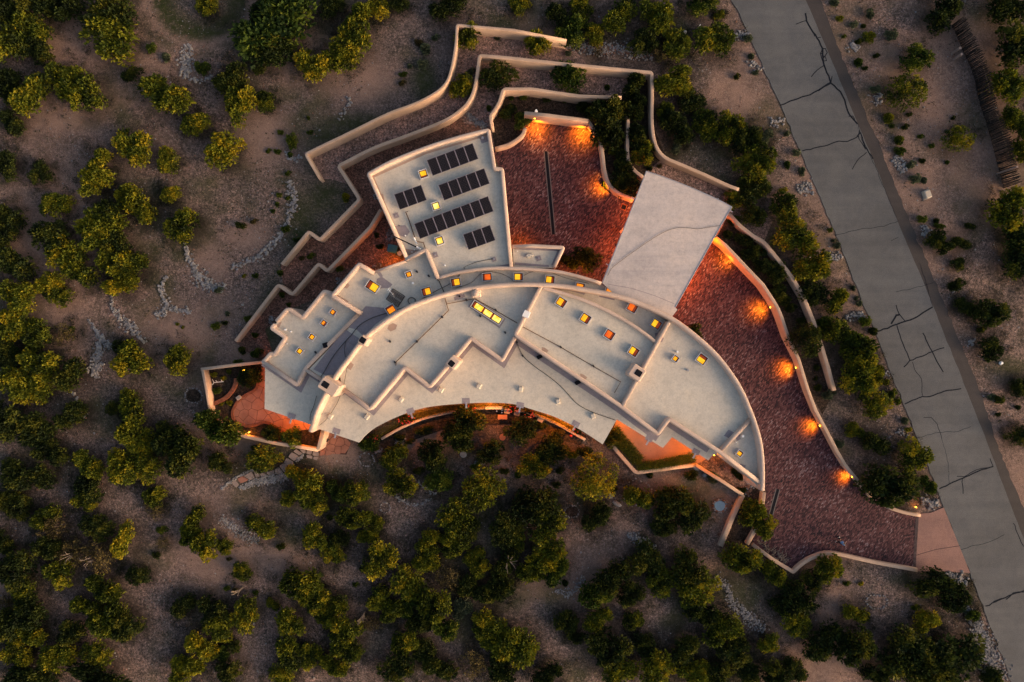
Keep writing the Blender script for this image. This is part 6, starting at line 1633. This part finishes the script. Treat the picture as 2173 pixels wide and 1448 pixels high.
b = MB(); b.tube([(math.cos(R(a)) * 0.27, math.sin(R(a)) * 0.27, 0.45) for a in range(0, 361, 30)], 0.025, 5); b.tube([(math.cos(R(a)) * 0.14, math.sin(R(a)) * 0.14, 0.45) for a in range(0, 361, 45)], 0.02, 5); b.build('seat', M['dark'], root)
b = MB(); b.tube([(math.cos(R(a)) * 0.27, 0.27 , 0.45 + math.sin(R(a)) * 0.45) for a in range(0, 181, 20)], 0.02, 5); b.build('backrest', M['dark'], root)
for a in (45, 135, 225, 315): b = MB(); b.tube([(math.cos(R(a)) * 0.2, math.sin(R(a)) * 0.2, 0.45), (math.cos(R(a)) * 0.26, math.sin(R(a)) * 0.26, 0)], 0.018, 5); b.build('leg', M['dark'], root)
x, y = P(1567, 1006, 0.3); 
# driftwood along the wall
dw = MB()
for k in range(64):
    t = rng.random(); x, y = P(1606 + 62 * t, 1158 + 40 * t, 0.2)
    a = rng.gauss(R(70), 0.8); l = rng.uniform(0.3, 0.9); x += rng.uniform(-.25, .25); y += rng.uniform(-.1, .45)
    dw.tube([(x, y, rng.uniform(0.05, 0.3)), (x + math.cos(a) * l / 2, y + math.sin(a) * l / 2, rng.uniform(0.1, 0.55)), (x + math.cos(a + rng.uniform(-.5, .5)) * l, y + math.sin(a + rng.uniform(-.5, .5)) * l, rng.uniform(0.1, 0.5))], 0.035, 5, r1=0.012)
dw.build('driftwood_pile', M['wood'], label='tangled row of bleached driftwood along the low driveway wall', cat='driftwood', kind='stuff')
def snag(label, px, py, s, seed, mat='wood'):
    r = random.Random(seed); x, y = P(px, py, 1.6); b = MB()
    for k in range(9):
        a = r.uniform(0, 6.28); l = s * r.uniform(0.5, 1)
        p1 = (x + math.cos(a) * l * .5, y + math.sin(a) * l * .5, 1.9 + r.uniform(-.1, .3)); a2 = a + r.uniform(-.7, .7)
        b.tube([(x, y, 0.6), p1, (p1[0] + math.cos(a2) * l * .5, p1[1] + math.sin(a2) * l * .5, 2.2 + r.uniform(-.2, .3))], 0.04, 5, r1=0.012)
    b.tube([(x, y, -0.2), (x, y, 0.8)], 0.09, 6, r1=0.05)
    b.build('dead_branches', M[mat], label=label, cat='dead tree')
snag('pale dead branches poking out of the clump left of the clearing', 186, 1190, 1.0, 1); snag('pale bare twigs in the brownish crown by the left track', 145, 1180, 0.8, 2)
snag('grey bare branches in the dense clump below the house', 1078, 1192, 1.1, 3); snag('bare twigs at the clearing right of the low shrubs', 503, 1258, 0.6, 4); snag('pale dead twigs above the bottom edge of the track fork', 768, 1310, 0.7, 5)

# ------------------------------------------------------------------ coyote fence of upright peeled poles
tops = catmull([(2047,30),(2067,75),(2087,116),(2110,180),(2125,246),(2148,290),(2162,362),(2173,402)], 6)
bases = catmull([(2019,54),(2041,104),(2064,160),(2078,212),(2093,260),(2106,305),(2118,352),(2130,400)], 6)
def along(line, t):
    L = [0]
    for i in range(1, len(line)): L.append(L[-1] + math.dist(line[i - 1], line[i]))
    d = t * L[-1]
    for i in range(1, len(line)):
        if L[i] >= d:
            q = (d - L[i - 1]) / (L[i] - L[i - 1] + 1e-9); return tuple(line[i - 1][k] * (1 - q) + line[i][k] * q for k in (0, 1))
    return line[-1]
fence = empty('pole_fence', 'tall rough fence of dark upright poles down the right edge', 'fence')
pmes = []
for k in range(6):
    b = MB(); r = random.Random(k); b.tube([(0, 0, 0), (r.uniform(-.03, .03), r.uniform(-.03, .03), 0.5), (r.uniform(-.05, .05), r.uniform(-.05, .05), 1.0)], 0.052, 6, r1=0.036); pmes.append(b.mesh('pole', M['pole']))
NP = 150
for k in range(NP):
    t = (k + 0.5) / NP
    bx, by = P(*along(bases, t)); 
    r0 = math.dist(along(bases, t), (PXW / 2, PXH / 2)); r1 = math.dist(along(tops, t), (PXW / 2, PXH / 2))
    h = max(2.1, CAM_H * (1 - r0 / r1)) * rng.uniform(0.9, 1.06)
    o = link('pole', pmes[k % 6], fence, loc=(bx + rng.uniform(-.03, .03), by, gz(bx, by) - 0.1), rz=rng.uniform(0, 6)); o.scale = (rng.uniform(.8, 1.4), rng.uniform(.8, 1.4), h)
    o.rotation_euler[0] = rng.uniform(-.02, .02)
for hh in (0.6, 1.7):
    b = MB(); b.tube([(*P(*along(bases, k / 20)), hh) for k in range(21)], 0.035, 5); b.build('rail', M['bark'], fence)
for px, py, lab in [(2038,102,'upper'), (2041,115,'lower'), (2145,359,'lone')]:
    x, y = P(px, py, 2.0 if lab == 'lone' else 1.4); hh = 2.9 if lab == 'lone' else 1.4
    b = MB(); b.tube([(x, y, 0), (x, y, hh)], 0.14 if lab != 'lone' else 0.1, 10); b.build('fence_post', M['flag_pale'] , label={'upper': 'upper of two thick sawn posts at the pole fence', 'lower': 'lower of two thick sawn posts at the pole fence', 'lone': 'lone pale post at the lower end of the pole fence'}[lab], cat='post')

# ------------------------------------------------------------------ lamps (lit in the photograph)
ORANGE = (1.0, 0.27, 0.010)
def wall_lamp(label, px, py, z, dx, dy, energy, spot=True, ang=128, fixture=True, rad=0.06):
    """fixture px,py at height z; dx,dy: step away from the wall in metres"""
    x, y = P(px, py, z)
    root = empty('wall_lamp', label, 'lamp', None, (x, y, 0), math.atan2(dy, dx))
    d = math.hypot(dx, dy)
    b = MB()
    v = [(0, math.sin(R(a)) * 0.17, z + 0.10) for a in (-90, 90)]
    ringp = [(math.cos(R(a)) * 0.16 + 0.02, math.sin(R(a)) * 0.17) for a in range(-90, 91, 30)]
    n = len(ringp)
    b.add([(p[0], p[1], z + 0.12) for p in ringp] + [(p[0] * 0.7, p[1] * 0.8, z - 0.10) for p in ringp], [(i + n, i + n + 1, i + 1, i) for i in range(n - 1)])
    b.build('shade', M['stucco'], root)
    b = MB(); b.box((0.09, 0, z + 0.02), (0.08, 0.14, 0.10)); b.build('lamp_glass', M['bulb'], root)
    ld = bpy.data.lights.new('lamp_light', 'SPOT' if spot else 'POINT'); ld.energy = energy; ld.color = (1.0, 0.30, 0.008); ld.shadow_soft_size = rad
    if spot: ld.spot_size = R(ang); ld.spot_blend = 1.0
    lo = bpy.data.objects.new('lamp_light', ld); C.objects.link(lo); lo.parent = root; lo.location = (d * 0.6 + 0.12, 0, z + 0.02); lo.rotation_euler = (0, R(-24), 0)
def ceiling_lamp(label, px, py, z, energy, rad=0.1):
    x, y = P(px, py, z)
    root = empty('ceiling_lamp', label, 'lamp', None, (x, y, 0))
    b = MB(); b.tube([(0, 0, z), (0, 0, z + 0.1)], 0.12, 12); b.build('housing', M['dark'], root)
    b = MB(); b.tube([(0, 0, z - 0.03), (0, 0, z)], 0.09, 12); b.build('lamp_glass', M['bulb'], root)
    ld = bpy.data.lights.new('lamp_light', 'POINT'); ld.energy = energy; ld.color = (1.0, 0.17, 0.003) if 'carport' in label else ORANGE; ld.shadow_soft_size = rad
    lo = bpy.data.objects.new('lamp_light', ld); C.objects.link(lo); lo.parent = root; lo.location = (0, 0, z - 0.16)
EW = 520
wall_lamp('half round wall lamp at the top left of the brick courtyard', 1134, 250, 1.35, 0.2, -0.55, EW * 1.0)
wall_lamp('lit lamp at the right end of the straight courtyard wall', 1243, 262, 1.2, -0.25, -0.6, EW * 1.1)
wall_lamp('lit lamp on the curved wall right of the courtyard drain', 1298, 396, 0.9, -0.55, 0.1, EW * 1.7)
wall_lamp('lit lamp on the driveway wall just below the carport', 1562, 545, 1.1, -0.55, -0.25, EW * 0.35)
wall_lamp('lit lamp on the driveway wall, second below the carport', 1636, 652, 1.0, -0.65, -0.2, EW * 0.7)
wall_lamp('lit lamp on the driveway wall, third below the carport', 1690, 780, 0.9, -0.6, -0.15, EW * 0.7)
wall_lamp('lit lamp on the driveway wall, fourth below the carport', 1741, 903, 0.75, -0.5, -0.15, EW * 0.6)
wall_lamp('lit lamp on the driveway wall nearest the apron', 1809, 1011, 0.62, -0.42, -0.15, EW * 0.38)
wall_lamp('small bright lamp on the pointed end of the patio roof', 1516, 964, 2.9, -0.12, -0.12, 60, False)
wall_lamp('small garden lamp on the upper wall of the flagstone garden', 517, 784, 0.8, 0.05, -0.2, 9, False)
wall_lamp('small garden lamp beside the big garden shrub', 528, 916, 0.5, 0.1, -0.2, 13, False)
wall_lamp('small garden lamp on the stones above the driveway apron', 1942, 1078, 0.4, 0.05, 0.1, 7, False)
ceiling_lamp('lamp under the left edge of the carport roof', 1352, 452, 2.0, 150)
ceiling_lamp('lamp under the lower left edge of the carport roof', 1306, 520, 2.0, 120)
ceiling_lamp('lamp under the lower right edge of the carport roof', 1448, 585, 2.0, 560)
ceiling_lamp('lamp under the upper right edge of the carport roof', 1508, 514, 2.0, 160)
ceiling_lamp('lamp under the eaves at the left tip of the lower patio', 1320, 880, 2.85, 190)
ceiling_lamp('lamp under the eaves at the inner corner of the lower patio', 1432, 918, 2.85, 25)
ceiling_lamp('lamp under the eaves at the right tip of the lower patio', 1478, 950, 2.85, 110)
ceiling_lamp('lamp under the west porch roof above the flagstones', 630, 884, 2.6, 210)
ceiling_lamp('second lamp under the west porch roof near its left edge', 575, 815, 2.7, 45)
ceiling_lamp('lamp under the curved porch near its crown', 1040, 852, 2.3, 320)
ceiling_lamp('lamp under the curved porch near its right tip', 1200, 886, 2.3, 380)
ceiling_lamp('lamp under the curved porch on its left side', 880, 868, 2.3, 160)
ceiling_lamp('lamp by the utility yard door beside the blue bin', 838, 562, 1.6, 55)
ceiling_lamp('lamp at the annex wall facing the brick courtyard', 1106, 516, 1.4, 60)
ceiling_lamp('lamp on the house wall behind the shrubs by the annex', 1226, 580, 2.4, 60)
ceiling_lamp('lamp on the end wall by the west entry', 679, 930, 2.0, 26)

# ------------------------------------------------------------------ person walking on the driveway
def skinned(name, verts, edges, radii, mat, parent, sub=2):
    me = bpy.data.meshes.new(name); me.from_pydata(verts, edges, []); o = link(name, me, parent)
    m = o.modifiers.new('skin', 'SKIN')
    for i, r in enumerate(radii): me.skin_vertices[0].data[i].radius = (r, r) if not isinstance(r, tuple) else r
    me.skin_vertices[0].data[0].use_root = True
    s = o.modifiers.new('sub', 'SUBSURF'); s.levels = sub; s.render_levels = sub
    me.materials.append(mat); m.use_smooth_shade = True
    return o
def add_skin_layer(me):
    if not me.skin_vertices: me.skin_vertices.new() if hasattr(me.skin_vertices, 'new') else None
px0, py0 = P(1775, 1145)
person = empty('person', 'person in a blue shirt and dark trousers walking across the brick driveway', 'person', None, (px0, py0, 0.06), R(-60))
J = {'pelvis': (0, 0, .93), 'waist': (0, .01, 1.08), 'chest': (0, .03, 1.30), 'neck': (0, .04, 1.46), 'head0': (0, .07, 1.56), 'head1': (0, .08, 1.68),
     'hipL': (-.10, 0, .90), 'kneeL': (-.11, .20, .52), 'ankL': (-.11, .20, .10), 'toeL': (-.11, .38, .04), 'hipR': (.10, 0, .90), 'kneeR': (.11, .02, .50), 'ankR': (.11, -.26, .16), 'toeR': (.11, -.14, .04),
     'shL': (-.19, .03, 1.40), 'elL': (-.25, -.10, 1.13), 'wrL': (-.23, .04, .90), 'haL': (-.22, .10, .82), 'shR': (.19, .03, 1.40), 'elR': (.27, .10, 1.15), 'wrR': (.20, .34, 1.12), 'haR': (.16, .42, 1.12)}
names = list(J); ix = {n: i for i, n in enumerate(names)}
E = [('pelvis','waist'),('waist','chest'),('chest','neck'),('neck','head0'),('head0','head1'),('pelvis','hipL'),('hipL','kneeL'),('kneeL','ankL'),('ankL','toeL'),('pelvis','hipR'),('hipR','kneeR'),('kneeR','ankR'),('ankR','toeR'),
     ('chest','shL'),('shL','elL'),('elL','wrL'),('wrL','haL'),('chest','shR'),('shR','elR'),('elR','wrR'),('wrR','haR')]
RAD = dict(pelvis=.13, waist=.12, chest=.14, neck=.055, head0=.085, head1=.09, hipL=.095, kneeL=.06, ankL=.042, toeL=.035, hipR=.095, kneeR=.06, ankR=.042, toeR=.035, shL=.06, elL=.043, wrL=.03, haL=.034, shR=.06, elR=.043, wrR=.03, haR=.034)
def grow(name, keys, edges, extra, mat, lift=0.0):
    vs = [J[k] for k in keys]; kk = {k: i for i, k in enumerate(keys)}
    es = [(kk[a], kk[b]) for a, b in edges]
    me = bpy.data.meshes.new(name); bm = bmesh.new()
    lay = bm.verts.layers.skin.verify()
    bv = [bm.verts.new(v) for v in vs]
    for v, k in zip(bv, keys):
        v[lay].radius = (RAD[k] + extra, RAD[k] + extra); 
    bv[0][lay].use_root = True
    for a, b2 in es: bm.edges.new((bv[a], bv[b2]))
    bm.to_mesh(me); bm.free(); me.materials.append(mat)
    o = link(name, me, person)
    m = o.modifiers.new('skin', 'SKIN'); m.use_smooth_shade = True
    s = o.modifiers.new('sub', 'SUBSURF'); s.levels = 2; s.render_levels = 2
    return o
grow('body', names, E, 0.0, M['skin'])
grow('trousers', ['pelvis', 'hipL', 'kneeL', 'ankL', 'hipR', 'kneeR', 'ankR'], [('pelvis','hipL'),('hipL','kneeL'),('kneeL','ankL'),('pelvis','hipR'),('hipR','kneeR'),('kneeR','ankR')], 0.022, M['trousers'])
J['slL'] = (-.225, -.04, 1.26); J['slR'] = (.235, .07, 1.27); J['hem'] = (0, 0, .92); RAD['slL'] = RAD['slR'] = .055; RAD['hem'] = .14
grow('shirt', ['chest', 'waist', 'hem', 'neck', 'shL', 'shR', 'slL', 'slR'], [('chest','waist'),('waist','hem'),('chest','neck'),('chest','shL'),('chest','shR'),('shL','slL'),('shR','slR')], 0.025, M['shirt'])
J['hr0'] = (0, .045, 1.62); J['hr1'] = (0, .05, 1.70); RAD['hr0'] = .10; RAD['hr1'] = .095
grow('hair', ['hr0', 'hr1'], [('hr0','hr1')], 0.012, M['hair'])
for n, t in (('ankL', 'toeL'), ('ankR', 'toeR')):
    a, c = Vector(J[n]), Vector(J[t]); b = MB(); b.tube([(a.x, a.y - 0.03, a.z - 0.03), ((a.x + c.x) / 2, (a.y + c.y) / 2, (a.z + c.z) / 2 + .01), (c.x, c.y + .03, c.z)], 0.055, 8, r1=0.04); b.build('shoe', M['shoe'], person, smooth=True)
for s, w in ((-1, 'haL'), (1, 'haR')):
    b = MB(); h = Vector(J[w])
    for k in range(4): b.tube([h + Vector(((k - 1.5) * .018, 0, 0)), h + Vector(((k - 1.5) * .02, .05, -.02)), h + Vector(((k - 1.5) * .02, .07 + .006 * (k in (1, 2)), -.05))], 0.010, 5, r1=0.007)
    b.tube([h + Vector((-s * .03, 0, 0)), h + Vector((-s * .055, .035, -.01))], 0.011, 5, r1=0.008)
    b.build('fingers', M['skin'], person, smooth=True)
b = MB(); b.tube([(0, .15, 1.62), (0, .185, 1.595)], 0.016, 6, r1=0.012); b.build('nose', M['skin'], person)
